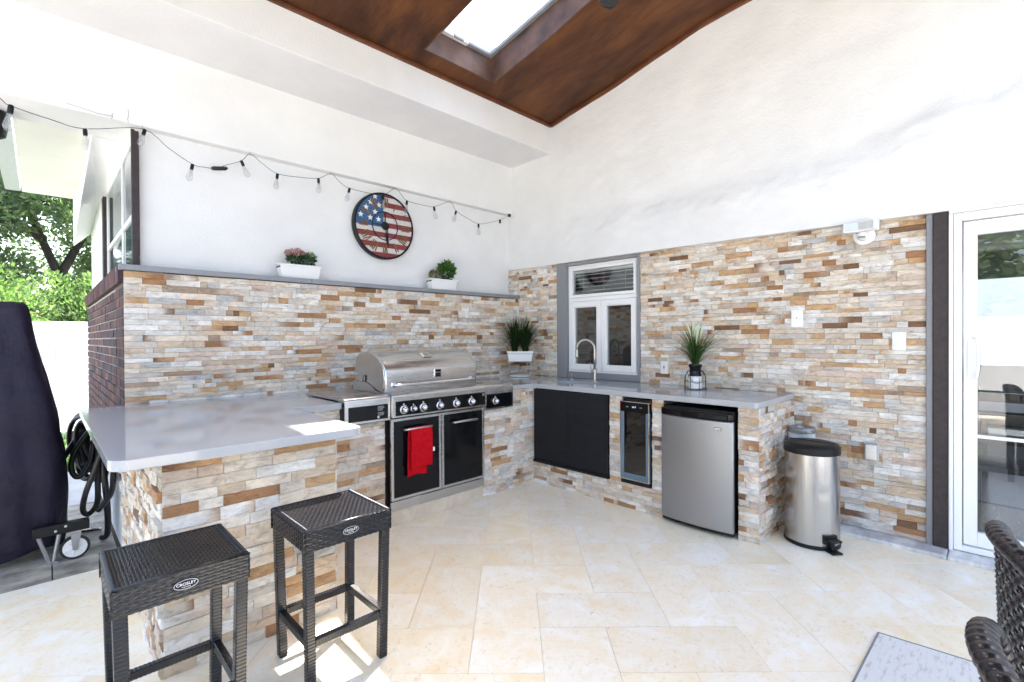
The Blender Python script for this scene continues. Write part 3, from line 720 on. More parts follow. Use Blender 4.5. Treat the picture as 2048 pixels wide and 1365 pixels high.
for x in (SX0,SX1):
    for a,b in zip(yk,yk[1:]): sh.add([sp(x,a,-.004),sp(x,b,-.004),sp(x,b,H),sp(x,a,H)],[(0,1,2,3)])
so_=sh.build('shaft_lining', MT['shaft'], sk, fix=False); sm=so_.modifiers.new('thick','SOLIDIFY'); sm.thickness=.012; sm.offset=0
fm=MB(); q0=sp(SX0,SY1,H-.03); z0=q0[2]; ga,gb=SY1+.035,SY0+.035; zz=lambda y: z0+(SY1-y+.035)*.16
def fbar(xa,xb,ya,yb,h=.035):
    fm.add([(xa,ya,zz(ya)),(xb,ya,zz(ya)),(xb,yb,zz(yb)),(xa,yb,zz(yb)),(xa,ya,zz(ya)+h),(xb,ya,zz(ya)+h),(xb,yb,zz(yb)+h),(xa,yb,zz(yb)+h)],[(0,3,2,1),(4,5,6,7),(0,1,5,4),(1,2,6,5),(2,3,7,6),(3,0,4,7)])
fbar(SX0,SX1,ga+.02,ga-.035); fbar(SX0,SX1,gb+.035,gb-.03); fbar(SX0,SX0+.04,ga-.035,gb+.035); fbar(SX1-.04,SX1,ga-.035,gb+.035)
fm.build('sash_frame', MT['sashgrey'], sk, bevel=.005)
gl=MB(); gl.add([(SX0+.04,ga-.035,zz(ga)+.02),(SX1-.04,ga-.035,zz(ga)+.02),(SX1-.04,gb+.035,zz(gb)+.02),(SX0+.04,gb+.035,zz(gb)+.02)],[(0,1,2,3)]); gl.build('pane', MT['skyglass'], sk, fix=False)
MB().box((SX0+.02,SY1-.055,zz(SY1)-.045),(SX0+.42,SY1-.012,zz(SY1)-.012)).build('blind_latch', MT['white'], sk, bevel=.004)
MB().box((SX0+.26,SY1-.066,zz(SY1)-.052),(SX0+.36,SY1-.05,zz(SY1)-.02)).build('latch_knob', MT['greymetal'], sk, bevel=.006)
FX,FY,FZ=-1.62,-2.6,3.645
# ceiling fan, only one dark blade tip and motor edge in view
fan=thing('ceiling_fan','dark grey ceiling fan at the top edge beside the skylight','ceiling fan',(FX,FY,FZ))
MB().lathe([(.0,-.06),(.07,-.055),(.11,-.02),(.115,.04),(.07,.09),(.03,.10)],24,(FX,FY,FZ+.01)).build('motor_housing', MT['fanmetal'], fan, auto=35)
MB().tube([(FX,FY,FZ+.1),(FX,FY,4.02)],.016,10).build('downrod', MT['fanmetal'], fan)
for k in range(5):
    a=math.radians(52+72*k); dx,dy=math.cos(a),math.sin(a); px,py=-dy,dx
    vs=[];fs=[]
    for t_,wd in ((.10,.03),(.16,.05),(.3,.062),(.5,.066),(.62,.058),(.66,.03)):
        for s_ in (-1,1):
            for hh in (0,.007): vs.append((FX+dx*t_+px*wd*s_,FY+dy*t_+py*wd*s_,FZ-.005+hh+s_*.010))
    for i in range(5):
        b=i*4; fs += [(b,b+2,b+6,b+4),(b+1,b+5,b+7,b+3),(b,b+4,b+5,b+1),(b+2,b+3,b+7,b+6)]
    fs += [(0,1,3,2),(20,22,23,21)]
    MB().add(vs,fs).build('blade', MT['fanmetal'], fan)

# ================================================================== COUNTERTOP
ct=thing('countertop','grey quartz countertop wrapping the grill and sink corner','countertop',(-2,-.8,.88))
ZT=.92; TH=.040
def slab(poly,name='slab'):
    return MB().prism(poly,ZT-TH,ZT,'z').build(name, MT['quartz'], ct, bevel=.003)
def arc(cx,cy,r,a0,a1,n=6): return [(cx+r*math.cos(math.radians(a0+(a1-a0)*k/n)), cy+r*math.sin(math.radians(a0+(a1-a0)*k/n))) for k in range(n+1)]
# sink basin hole centre
sx,sy,ra,rb_=-.40,-1.20,.15,.24
penp=arc(-3.867,-.03,.02,180,90,3)+[(-2.30,-.010),(-2.30,-.37),(-2.621,-.37),(-2.621,-.955),(-2.952,-.955)]+[(-2.934,-.975)]+arc(-2.984,-1.81,.05,0,-90)+arc(-3.827,-1.80,.06,270,180)
slab(penp[::-1],'peninsula_slab')
slab([(-2.298,-.010),(-1.452,-.010),(-1.452,-.37),(-2.298,-.37)][::-1],'back_strip')
A=[(-1.450,-.010),(-.004,-.010)]
s3=[(-1.450,-.010),(-1.450,-.37),(-1.066,-.37),(-1.066,-.94),(-.762,-.94),(-.76,-.96)]+arc(-.74,-2.896,.02,180,270,4)+[(-.018,-2.918),(-.018,-.010)]
o=slab(s3,'sink_slab')
bo=MB().lathe([(1,-.1),(1,.1)],36,(sx,sy,.9),sx=ra,sy=rb_).mesh('cut',MT['quartz']); bob=bpy.data.objects.new('cut',bo); C.objects.link(bob)
md=o.modifiers.new('hole','BOOLEAN'); md.operation='DIFFERENCE'; md.object=bob; md.solver='EXACT'
bpy.context.view_layer.update()
dg=bpy.context.evaluated_depsgraph_get(); nm_=bpy.data.meshes.new_from_object(o.evaluated_get(dg)); o.modifiers.clear(); o.data=nm_; bpy.data.objects.remove(bob)
snk=thing('sink','stainless oval undermount sink below the window','sink',(sx,sy,.75))
MB().lathe([(1.03,.8805),(1.0,.8795),(.97,.80),(.85,.735),(.5,.722),(0.08,.72),(0,.72)],36,(sx,sy,0),sx=ra,sy=rb_).build('basin', MT['steel'], snk, smooth=True)
MB().lathe([(0,.7215),(.03,.7225),(.035,.7235),(.04,.722)],20,(sx,sy,0)).build('drain', MT['chrome'], snk)
fc=thing('kitchen_faucet','tall nickel gooseneck faucet in front of the window','faucet',(-.15,-1.20,.92))
bx,by=-.19,-1.225
MB().lathe([(.027,.920),(.027,.926),(.019,.932),(.0175,.99),(.022,.995),(.022,1.035),(.017,1.04),(.0135,1.05)],20,(bx,by,0)).build('body', MT['nickel'], fc, auto=35)
dirv=Vector((-.42,.91,0)).normalized()
pts=[Vector((bx,by,1.04)),Vector((bx,by,1.15)),Vector((bx,by,1.235))]
rad=.088
for k in range(1,15):
    a=PI*k/14; pts.append(Vector((bx,by,1.235))+dirv*(rad-rad*math.cos(a))+Vector((0,0,rad*math.sin(a))))
MB().tube(pts,.0115,12).build('spout', MT['nickel'], fc, smooth=True)
e=pts[-1]; MB().lathe([(.012,0),(.0135,-.01),(.0135,-.07),(.016,-.085),(.012,-.087)],14,tuple(e)).build('spray_head', MT['nickel'], fc, smooth=True)
MB().lathe([(.012,0),(.013,.03),(.010,.034)],14,(bx-.015,by,1.015),'x').tube([(bx-.04,by,1.015),(bx-.052,by+.012,1.06),(bx-.056,by+.014,1.10)],.0045,8).build('lever', MT['nickel'], fc)
sdp=thing('soap_dispenser','short nickel soap pump on the counter left of the faucet','soap dispenser',(-.25,-.99,.92))
MB().lathe([(.020,.92),(.020,.925),(.012,.93),(.010,.958),(.013,.963),(.013,.972),(.006,.976),(.004,.99)],16,(-.26,-1.0,0)).build('pump_body', MT['nickel'], sdp, auto=35)
MB().tube([(-.26,-1.0,.988),(-.28,-1.005,.990),(-.305,-1.01,.984)],.0055,8).build('nozzle', MT['nickel'], sdp)

# ================================================================== CABINETS (stone clad)
# peninsula
pn=thing('stone_peninsula','stone clad breakfast bar base with the two stools in front','kitchen island',(-3.36,-1.3,0))
MB().box((-3.706,-1.701,0),(-3.013,-.42,.879)).build('core', MT['shaded_mortar'], pn)
k2=dict(d0=.006,dv=.006,rough=.003)
fr_=stones(0,.705,.0,.879,.040,.060,.10,.24)
sd_=stones(0,1.285,.0,.879,.034,.056,.07,.2)
rt_=stones(0,.74,.0,.879,.042,.060,.10,.26)
clad(pn,[(fr_,Vector((-3.715,-1.703,0)),Vector((1,0,0)),Vector((0,-1,0)),k2),
         (sd_,Vector((-3.708,-.42,0)),Vector((0,-1,0)),Vector((-1,0,0)),dict(d0=.006,dv=.02,rough=.004)),
         (rt_,Vector((-3.011,-1.703,0)),Vector((0,1,0)),Vector((1,0,0)),k2)],296)
# grill-side cabinet
ga_=thing('grill_cabinet','stone clad cabinet run on both sides of the grill','cabinet',(-1.8,-.5,0))
MB().box((-3.0,-.920,0),(-2.63,-.02,.879)).box((-2.63,-.920,0),(-2.296,-.02,.755)).box((-1.396,-.920,0),(-1.07,-.02,.735)).box((-1.07,-.92,0),(-.72,-.02,.879)).build('core', MT['shaded_mortar'], ga_)
Og=Vector((-3.011,-.922,0)); f1=stones(0,2.28,0,.879,.026,.046,.07,.19,holes=((.717,1.617,-1,2),(.39,.717,.757,2),(1.617,1.945,.732,2)),breaks=(.732,.757))
clad(ga_,[(f1,Og,Vector((1,0,0)),Vector((0,-1,0)),dict(d0=.006,dv=.007))],296)
# sink-side cabinet
sb=thing('sink_cabinet','stone clad sink cabinet holding black doors and two fridges','cabinet',(-.4,-1.9,0))
MB().box((-.732,-.930,0),(-.04,-.9,.879)).box((-.732,-2.245,0),(-.04,-.93,.195)).box((-.70,-1.765,.195),(-.04,-.93,.2)).box((-.732,-1.893,.195),(-.04,-1.770,.879)).box((-.732,-2.245,.195),(-.04,-2.152,.879)).box((-.732,-2.900,0),(-.04,-2.786,.879)).build('core', MT['shaded_mortar'], sb)
MB().box((-.06,-2.786,0.0),(-.04,-2.245,.879)).box((-.06,-2.245,.2),(-.04,-.93,.879)).build('dark_back', MT['blackm'], sb)
fB=stones(0,1.99,0,.879,.026,.046,.06,.17,holes=((.02,.847,.197,2),(.970,1.229,.197,2),(1.323,1.862,-1,2)),breaks=(.197,))
rB=stones(0,.70,0,.879,.026,.046,.06,.17)
clad(sb,[(fB,Vector((-.734,-.925,0)),Vector((0,-1,0)),Vector((-1,0,0)),dict(d0=.006,dv=.006)),
         (rB,Vector((-.734,-2.902,0)),Vector((1,0,0)),Vector((0,-1,0)),dict(d0=.006,dv=.022,rough=.004))],296)
for a,b in ((-1.353,-.948),(-1.766,-1.356)):
    MB().box((-.762,a,.222),(-.742,b,.872)).build('black_door', MT['doorblack'], sb, bevel=.002)
MB().box((-.770,-1.774,.196),(-.735,-.942,.220)).build('bottom_rail', MT['blackm'], sb, bevel=.002)
# grill-side white strip plinth
gp=tag(MB().box((-2.288,-.962,0),(-1.402,-.60,.108)).build('grill_plinth', MT['slab'], bevel=.003),'beige limestone plinth under the grill','plinth')

# ================================================================== GRILL
gx0,gx1=-2.280,-1.405; gy=-.975
gr_=thing('gas_grill','built-in stainless gas grill with black doors and domed lid','grill',(-1.84,-.7,.11))
MB().box((gx0+.004,gy+.012,.112),(gx1-.004,-.40,.925)).build('cabinet_body', MT['blackm'], gr_)
MB().box((gx0-.018,gy+.04,.112),(gx0+.003,-.55,.79)).build('side_panel', MT['blackm'], gr_)
MB().box((gx0,gy-.004,.110),(gx1,gy+.010,.178)).build('kick_panel', MT['steel'], gr_, bevel=.003)
def door(x0,x1,hy):
    d=MB(); t=.020; z0,z1=.186,.772
    for a,b in (((x0,z0),(x0+t,z1)),((x1-t,z0),(x1,z1)),((x0+t,z0),(x1-t,z0+t)),((x0+t,z1-t),(x1-t,z1))): d.box((a[0],gy-.012,a[1]),(b[0],gy+.009,b[1]))
    dd=d.build('door', MT['steel'], gr_, bevel=.002)
    MB().box((x0+t,gy-.006,z0+t),(x1-t,gy+.008,z1-t)).build('black_panel', MT['black'], dd)
    xm=(x0+x1)/2; hw=.115
    MB().tube([(xm-hw,gy-.004,.685),(xm-hw,gy-.040,.688),(xm-hw+.02,gy-.046,.69),(xm+hw-.02,gy-.046,.69),(xm+hw,gy-.040,.688),(xm+hw,gy-.004,.685)],.0095,10).build('handle', MT['steel'], dd, smooth=True)
xm=(gx0+gx1)/2
door(gx0+.002,xm-.003,0); door(xm+.003,gx1-.002,0)
# control panel, rounded top edge
def ctrl(x0,x1,z0,zt,yf,name):
    p=[(yf,z0),(yf,zt-.030)]+[(yf+.030-.030*math.cos(a),zt-.030+.030*math.sin(a)) for a in [PI/2*k/5 for k in range(1,6)]]+[(yf+.10,zt+.002),(yf+.10,zt-.02),(yf+.02,z0)]
    return MB().prism(p,x0,x1,'x').build(name, MT['steel'], gr_, bevel=.0015, auto=25)
cp=ctrl(gx0,gx1,.785,.958,-1.015,'control_panel')
MB().box((gx0+.022,-1.0185,.797),(gx1-.018,-1.0145,.900)).build('black_fascia', MT['black'], cp)
MB().box((gx0,-.92,.925),(gx1,-.40,.945)).build('deck', MT['steel'], gr_, bevel=.003)
ls=ctrl(-2.622,gx0-.003,.770,.950,-.985,'left_shelf_panel')
MB().box((-2.595,-.9885,.787),(gx0-.024,-.9845,.888)).build('black_fascia', MT['black'], ls)
MB().box((-2.620,-.890,.926),(gx0-.003,-.372,.944)).build('left_shelf_top', MT['steel'], gr_, bevel=.003)
rs=ctrl(gx1+.003,-1.068,.745,.950,-.985,'right_shelf_panel')
MB().box((gx1+.020,-.9885,.757),(-1.086,-.9845,.872)).build('black_fascia', MT['black'], rs)
MB().box((gx1+.003,-.890,.926),(-1.068,-.372,.944)).build('side_burner_top', MT['steel'], gr_, bevel=.003)
MB().lathe([(.075,.9445),(.08,.950),(.05,.952),(0,.952)],24,(-1.24,-.66,0)).build('side_burner_cap', MT['steel'], gr_)
MB().box((-2.628,-.975,.772),(-2.6225,-.60,.92)).build('left_shelf_side', MT['blackm'], gr_)
def knob(x,z,y,s=1):
    k=MB().lathe([(.032*s,0),(.032*s,.004),(.026*s,.008)],24,(x,y,z),'y').build('knob_bezel', MT['steel'], gr_, auto=35)
    MB().lathe([(.026*s,.004),(.0255*s,.014),(.024*s,.020),(.021*s,.030),(.013*s,.040),(0,.043)],24,(x,y,z),'y').build('knob', MT['chrome'], k, smooth=True)
    MB().lathe([(.0065*s,0),(.0065*s,.002),(0,.003)],10,(x,y,z+.038*s),'y').build('pilot_mark', MT['alu'], k)
for x,s in ((-2.195,1),(-2.115,.78),(-2.030,1),(-1.880,1),(-1.725,1),(-1.570,1)): knob(x,.838,-1.0186,s)
knob(-1.285,.812,-.9886,.95)
MB().box((gx1-.050,-1.0192,.872),(gx1-.028,-1.0186,.893)).build('spec_label', MT['greymetal'], cp)
for k in range(8):
    if k!=4: MB().box((gx0-.105+R.uniform(0,.004),-.9892,.874-k*.0085),(gx0-.045-R.uniform(0,.022),-.9886,.8765-k*.0085)).build('warning_print', MT['alu'], ls)
MB().lathe([(.009,0),(.009,.0006)],14,(gx0-.098,-.9886,.803),'y').build('approval_mark', MT['alu'], ls)
# lid: side profile (y, z)
prof=[(-.915,.948),(-.925,1.00),(-.926,1.105),(-.912,1.135),(-.870,1.180),(-.80,1.220),(-.72,1.243),(-.62,1.248),(-.53,1.238),(-.47,1.21),(-.455,1.16),(-.452,.95)]
lx0,lx1=-2.285,-1.435
lid=MB().prism([(p[0],p[1]) for p in prof],lx0,lx1,'x').build('lid', MT['steel'], gr_, bevel=.010, seg=3, auto=30)
sp_=[(-.905,.99),(-.917,1.05),(-.903,1.13),(-.860,1.172),(-.79,1.213),(-.72,1.231),(-.62,1.235),(-.54,1.226),(-.49,1.20),(-.47,1.14),(-.47,1.03),(-.58,1.01),(-.60,1.07),(-.64,1.075),(-.66,1.02),(-.72,1.0),(-.83,.965),(-.89,.965)]
MB().prism(sp_,lx0-.007,lx0+.002,'x').build('lid_side_plate', MT['steelv'], lid, bevel=.003)
MB().prism([(-.88,.947),(-.80,.947),(-.45,.947),(-.45,1.02),(-.66,1.02),(-.72,1.0),(-.80,.965)],lx0-.014,lx0-.008,'x').build('hood_side', MT['steelv'], gr_, bevel=.002)
MB().tube([(lx0-.016,-.485,1.075),(lx0-.006,-.485,1.075)],.014,12).build('hinge_bolt', MT['steel'], lid)
MB().box((lx0-.011,-.655,1.012),(lx0-.0075,-.635,1.072)).build('hinge_slot', MT['blackm'], lid)
hz=1.012
MB().tube([(lx0+.055,-.955,hz)]+[(lx0+.06+(lx1-lx0-.12)*k/16,-.967-.006*math.sin(PI*k/16),hz-.012*math.sin(PI*k/16)*0+.0) for k in range(17)]+[(lx1-.055,-.955,hz)],.0125,12).build('lid_handle', MT['chrome'], lid, smooth=True)
for x in (lx0+.065,lx1-.065): MB().lathe([(.024,0),(.024,.006),(.013,.012),(.011,.05)],18,(x,-.918,hz),'y').build('handle_mount', MT['chrome'], lid, auto=35)
th=MB().add([(-1.915,-.842,1.1985),(-1.825,-.842,1.1985),(-1.825,-.795,1.2255),(-1.915,-.795,1.2255),(-1.905,-.845,1.209),(-1.835,-.845,1.209),(-1.835,-.801,1.234),(-1.905,-.801,1.234)],[(0,1,2,3),(4,5,6,7),(0,1,5,4),(1,2,6,5),(2,3,7,6),(3,0,4,7)])
t_=th.build('thermometer', MT['chrome'], lid, bevel=.003)
MB().add([(-1.893,-.8395,1.2135),(-1.847,-.8395,1.2135),(-1.847,-.808,1.2315),(-1.893,-.808,1.2315)],[(0,1,2,3)]).build('dial_window', MT['greymetal'], t_, fix=False)
bd=MB().box((-1.866,-.9335,1.045),(-1.804,-.921,1.112)).build('badge', MT['chrome'], lid, bevel=.003)
MB().box((-1.861,-.935,1.086),(-1.809,-.9337,1.107)).build('badge_field', MT['black'], bd)
MB().box((-1.861,-.935,1.050),(-1.809,-.9337,1.081)).build('badge_field', MT['black'], bd)
MB().tube([(-1.859,-.9355,1.062),(-1.847,-.9355,1.070),(-1.835,-.9355,1.062),(-1.823,-.9355,1.070),(-1.811,-.9355,1.064)],.0016,5).build('badge_wave', MT['chrome'], bd)
# towel over left door handle
tw=thing('red_towel','red towel folded over the left grill door handle','towel',(-2.1,-1.02,.69))
hx=(gx0+.002+xm-.003)/2; ty=gy-.046
def towel_sheet(x0,x1,zb,yo,name,seed,sag=.0):
    m=MB(); vs=[];fs=[];nx,nz=14,20
    for j in range(nz+1):
        for i in range(nx+1):
            s=i/nx;t=j/nz
            x=x0+(x1-x0)*s + .006*math.sin(t*3+seed)*t; z=.7015-(.7015-zb)*t
            y=ty+yo*(min(1,t*7)) + .004*math.sin(s*9+seed+t*1.5)*t+ .003*noise.noise(Vector((s*4,t*4,seed)))
            if j==0: y=ty
            vs.append((x,y,z - .006*math.sin(s*5+seed)*t))
    for j in range(nz):
        for i in range(nx): a=j*(nx+1)+i; fs.append((a,a+1,a+nx+2,a+nx+1))
    m.add(vs,fs); o=m.build(name, MT['red'], tw, smooth=True, fix=False); q=o.modifiers.new('thick','SOLIDIFY'); q.thickness=.006; q.offset=0; return o
towel_sheet(hx-.085,hx+.098,.405,-.016,'front_fold',1.0)
towel_sheet(hx-.092,hx+.075,.345,.018,'back_fold',2.3)
MB().box((hx+.096,ty-.018,.505),(hx+.118,ty-.016,.535)).build('care_tag', MT['whiteplastic'], tw)

# ================================================================== FRIDGES
fg=thing('mini_fridge','stainless door compact refrigerator with black top edge','refrigerator',(-.4,-2.51,0))
MB().box((-.755,-2.768,.025),(-.10,-2.258,.845)).build('cabinet', MT['blackm'], fg, bevel=.006)
def bowed(y0,y1,z0,z1,x,bow,th,name,m_,par,bevel=.006):
    n=12; poly=[]
    for k in range(n+1):
        s=k/n; poly.append((x-bow*(1-(2*s-1)**2), y0+(y1-y0)*s))
    poly += [(x+th,y1),(x+th,y0)]
    return MB().prism(poly,z0,z1,'z').build(name,m_,par,bevel=bevel,auto=30)
fd=bowed(-2.772,-2.254,.035,.782,-.785,.022,.028,'door',MT['fridge'],fg,.008)
bowed(-2.772,-2.254,.784,.835,-.787,.024,.03,'door_cap',MT['black'],fg,.008)
bowed(-2.74,-2.60,.793,.822,-.812,.006,.02,'grip_recess',MT['blackm'],fg,.004)
bowed(-2.770,-2.256,.018,.034,-.775,.018,.02,'base_grille',MT['blackm'],fg,.003)
lb=MB().box((-.8035,-2.700,.717),(-.7985,-2.656,.737)).build('name_badge', MT['black'], fd, bevel=.001)
lb2=MB().box((-.8045,-2.6975,.7195),(-.8030,-2.6585,.7345)).build('badge_plate', MT['whiteplastic'], fd)
put_text('Avanti',.0125,MT['black'],fd,face_mat((-.8050,-2.678,.727),(0,-1,0),(0,0,1)))
wf=thing('wine_cooler','narrow glass door wine cooler with blue grey frame','wine cooler',(-.4,-2.02,.2))
ya,yb=-2.145,-1.900
MB().box((-.735,ya,.205),(-.728,ya+.006,.862)).box((-.735,yb-.006,.205),(-.728,yb,.862)).box((-.73,ya,.205),(-.12,ya+.010,.862)).box((-.73,yb-.010,.205),(-.12,yb,.862)).box((-.73,ya+.01,.205),(-.12,yb-.01,.24)).box((-.73,ya+.01,.835),(-.12,yb-.01,.862)).box((-.14,ya+.01,.24),(-.12,yb-.01,.835)).build('cabinet', MT['blackm'], wf)
d=MB(); t=.026; d.box((-.775,ya,.245),(-.745,ya+t,.765)); d.box((-.775,yb-t,.245),(-.745,yb,.765)); d.box((-.775,ya+t,.245),(-.745,yb-t,.285)); dfr=d.build('door_frame', MT['blueplastic'], wf, bevel=.004)
MB().box((-.766,ya+t,.285),(-.762,yb-t,.765)).build('pane', MT['glassdark'], dfr)
hd=MB().box((-.777,ya,.767),(-.745,yb,.842)).build('control_head', MT['black'], wf, bevel=.003)
MB().box((-.7795,ya-.003,.842),(-.745,yb+.003,.848)).box((-.7795,ya-.003,.243),(-.770,ya+.001,.842)).box((-.7795,yb-.001,.243),(-.770,yb+.003,.842)).box((-.7795,ya-.003,.238),(-.745,yb+.003,.2435)).build('chrome_edge', MT['chrome'], wf)
dsp=mat('display',(.02,.02,.02),.3); dsp.node_tree.nodes['Principled BSDF'].inputs['Emission Color'].default_value=(.55,.7,1,1); dsp.node_tree.nodes['Principled BSDF'].inputs['Emission Strength'].default_value=.25
for k,c_ in enumerate(('☼','88','°F','▲')): 
    pass
put_text('54 F',.020,dsp,hd,face_mat((-.7785,-2.022,.806),(0,-1,0),(0,0,1)),'display_digits')
for k in range(4):
    MB().lathe([(.004,0),(.004,.0008)],8,(-.7772,-1.955-.012*k if k<2 else -2.075-.012*(k-2),.806),'x').build('touch_button', MT['alu'], hd)
MB().box((-.770,ya-.003,.203),(-.728,yb+.003,.236)).build('base_panel', MT['blackm'], wf, bevel=.003)
for z in (.36,.45,.54,.63,.72):
    p=[(-.70,yb-.035-k*.0058,z+.008*math.sin(k*PI/7.5)) for k in range(31)]
    MB().tube(p,.0022,5).tube([(-.70,yb-.035,z),(-.2,yb-.035,z)],.0022,5).tube([(-.70,ya+.035,z),(-.2,ya+.035,z)],.0022,5).build('wire_shelf', MT['chrome'], wf)

# ================================================================== WICKER STOOLS
def make_stool(loc,label):
    t=thing('wicker_stool',label,'stool',loc,'black wicker counter stools at the peninsula')
    cx,cy=loc[0],loc[1]; S=.178; zt=.632; ap=.088
    st=MB().box((cx-S+.004,cy-S+.004,zt-.022),(cx+S-.004,cy+S-.004,zt-.008)).build('seat', MT['rattan'], t, bevel=.004)
    wv=MB(); O=Vector((cx-S,cy-S,zt-.004))
    weave(wv,O,Vector((0,1,0)),Vector((1,0,0)),Vector((0,0,1)),2*S,2*S,.017,.0105,.0020,.84)
    wv.build('seat_weave', MT['rattan'], st, smooth=True, fix=False)
    for (ox,oy,ux,uy,nx,ny) in ((-S,-S,1,0,0,-1),(S,-S,0,1,1,0),(S,S,-1,0,0,1),(-S,S,0,-1,-1,0)):
        ln=2*S; Ov=Vector((cx+ox+nx*.001,cy+oy+ny*.001,zt-ap))
        a=MB().box((cx+ox+nx*-.010-(0.0 if ux else 0),cy+oy+ny*-.010,zt-ap+.002),(cx+ox+ux*ln-nx*.003,cy+oy+uy*ln-ny*.003,zt-.006))
        apn=a.build('apron', MT['rattan'], t)
        w_=MB(); weave(w_,Ov,Vector((ux,uy,0)),Vector((0,0,1)),Vector((nx,ny,0)),ln,ap-.004,.022,.0108,.0018,.88)
        w_.build('apron_weave', MT['rattan'], apn, smooth=True, fix=False)
    rim=MB()
    q=[(cx-S,cy-S),(cx+S,cy-S),(cx+S,cy+S),(cx-S,cy+S)]
    for i in range(4):
        a,b=q[i],q[(i+1)%4]; n=int(2*S/.011)
        for k in range(n):
            s=(k+.5)/n; px=a[0]+(b[0]-a[0])*s; py=a[1]+(b[1]-a[1])*s
            dx,dy=(b[0]-a[0])/(2*S),(b[1]-a[1])/(2*S); nx,ny=dy,-dx
            if abs(nx)<.5: continue
            rim.tube([(px-nx*.022,py-ny*.022,zt-.006),(px-nx*.008,py-ny*.008,zt-.0035),(px-nx*.001,py-ny*.001,zt-.006),(px+nx*.002,py+ny*.002,zt-.018)],.0046,5,flat=1)
        if abs(q[i][1]-q[(i+1)%4][1])<.01:
            sgn=-1 if i==0 else 1
            rim.tube([(a[0],a[1]-sgn*.003,zt-.0065),((a[0]+b[0])/2,a[1]-sgn*.003,zt-.0055),(b[0],a[1]-sgn*.003,zt-.0065)],.0062,8)
    rim.build('edge_binding', MT['rattan'], st, smooth=True, fix=False)
    lg=.160; lf=.150
    for sx_,sy_ in ((-1,-1),(1,-1),(1,1),(-1,1)):
        m=MB(); wrapped_bar(m,(cx+sx_*lf,cy+sy_*lf,.004),(cx+sx_*lg,cy+sy_*lg,zt-ap+.004),.035,.035,.0125,side=(1,0,0),bulge=.0006); m.build('leg', MT['rattan'], t)
        MB().box((cx+sx_*lf-.015,cy+sy_*lf-.015,0),(cx+sx_*lf+.015,cy+sy_*lf+.015,.005)).build('glide', MT['blackm'], t)
    zs=.185; l2=lf+.004
    for a,b in (((-l2+.019,-l2),(l2-.019,-l2)),((l2,-l2+.019),(l2,l2-.019)),((l2-.019,l2),(-l2+.019,l2)),((-l2,l2-.019),(-l2,-l2+.019))):
        m=MB(); wrapped_bar(m,(cx+a[0],cy+a[1],zs),(cx+b[0],cy+b[1],zs),.026,.030,.0125); m.build('stretcher', MT['rattan'], t)
    # oval maker's plate
    yl=cy-S-.0042; ov=[( .034*math.cos(2*PI*k/28), .0155*math.sin(2*PI*k/28)) for k in range(28)]
    pl_=MB().prism([(cx+a,zt-.045+b) for a,b in ov],yl,yl-.0015,'y').build('oval_label', MT['black'], t)
    MB().tube([(cx+a*.94,yl-.0018,zt-.045+b*.9) for a,b in ov],.0007,4,closed=True).build('label_ring', MT['whiteplastic'], pl_)
    put_text('CROSLEY',.0125,MT['whiteplastic'],pl_,face_mat((cx,yl-.0022,zt-.0435),(1,0,0),(0,0,1)))
    put_text('FURNITURE',.0045,MT['whiteplastic'],pl_,face_mat((cx,yl-.0022,zt-.0525),(1,0,0),(0,0,1)),'small_lettering')
    return t
s1=make_stool((-3.176,-2.035,0),'black wicker stool nearer the grill, sunlight on its seat')
s2=copy_thing(s1,(-3.735,-2.075,0),'black wicker stool with shaded seat at the left end of the bar')

# ================================================================== TRASH CAN, FILTER
tc=thing('trash_can','brushed steel step trash can with black half-round lid','trash can',(-.43,-3.13,0))
cx,cy,rd=-.425,-3.135,.158
MB().lathe([(rd-.002,0),(rd+.003,.003),(rd+.003,.022),(rd-.001,.026)],48,(cx,cy,0)).build('base_ring', MT['blackm'], tc, auto=35)
n=64; vs=[];fs=[]; zs=[.026+.012*i for i in range(48)]
dents=[((cx-.12,cy-.10,.36),.05,.0018),((cx-.15,cy+.02,.30),.04,.0015),((cx-.10,cy-.12,.22),.05,.0012)]
for z in zs:
    for k in range(n):
        a=2*PI*k/n; x=cx+(rd-.002)*math.cos(a); y=cy+(rd-.002)*math.sin(a); p=Vector((x,y,z))
        for c_,r_,d_ in dents:
            q=(p-Vector(c_)).length/r_
            if q<1: x-=d_*math.cos(a)*(1-q*q)**2; y-=d_*math.sin(a)*(1-q*q)**2
        vs.append((x,y,z))
for i in range(len(zs)-1):
    for k in range(n): fs.append((i*n+k,i*n+(k+1)%n,(i+1)*n+(k+1)%n,(i+1)*n+k))
MB().add(vs,fs).build('steel_drum', MT['steelv'], tc, smooth=True)
zt=zs[-1]
MB().lathe([(rd-.003,zt),(rd+.004,zt+.002),(rd+.004,zt+.045),(rd-.002,zt+.05)],48,(cx,cy,0)).build('lid_ring', MT['blackm'], tc, auto=35)
MB().lathe([(rd-.003,zt+.048),(rd-.01,zt+.060),(rd-.05,zt+.068),(0,zt+.071)],48,(cx,cy,0)).build('lid', MT['blackm'], tc, auto=50)
MB().box((cx-.006,cy-rd+.012,zt+.0705),(cx+.006,cy+rd-.012,zt+.0745)).build('lid_seam', MT['black'], tc, bevel=.002)
a=math.radians(232); px,py=math.cos(a),math.sin(a)
b=MB(); b.box((.150,-.045,.045),(.166,.045,.10)); b.v=[(cx+v[0]*px-v[1]*py, cy+v[0]*py+v[1]*px, v[2]) for v in b.v]; b.build('pedal_housing', MT['blackm'], tc, bevel=.004)
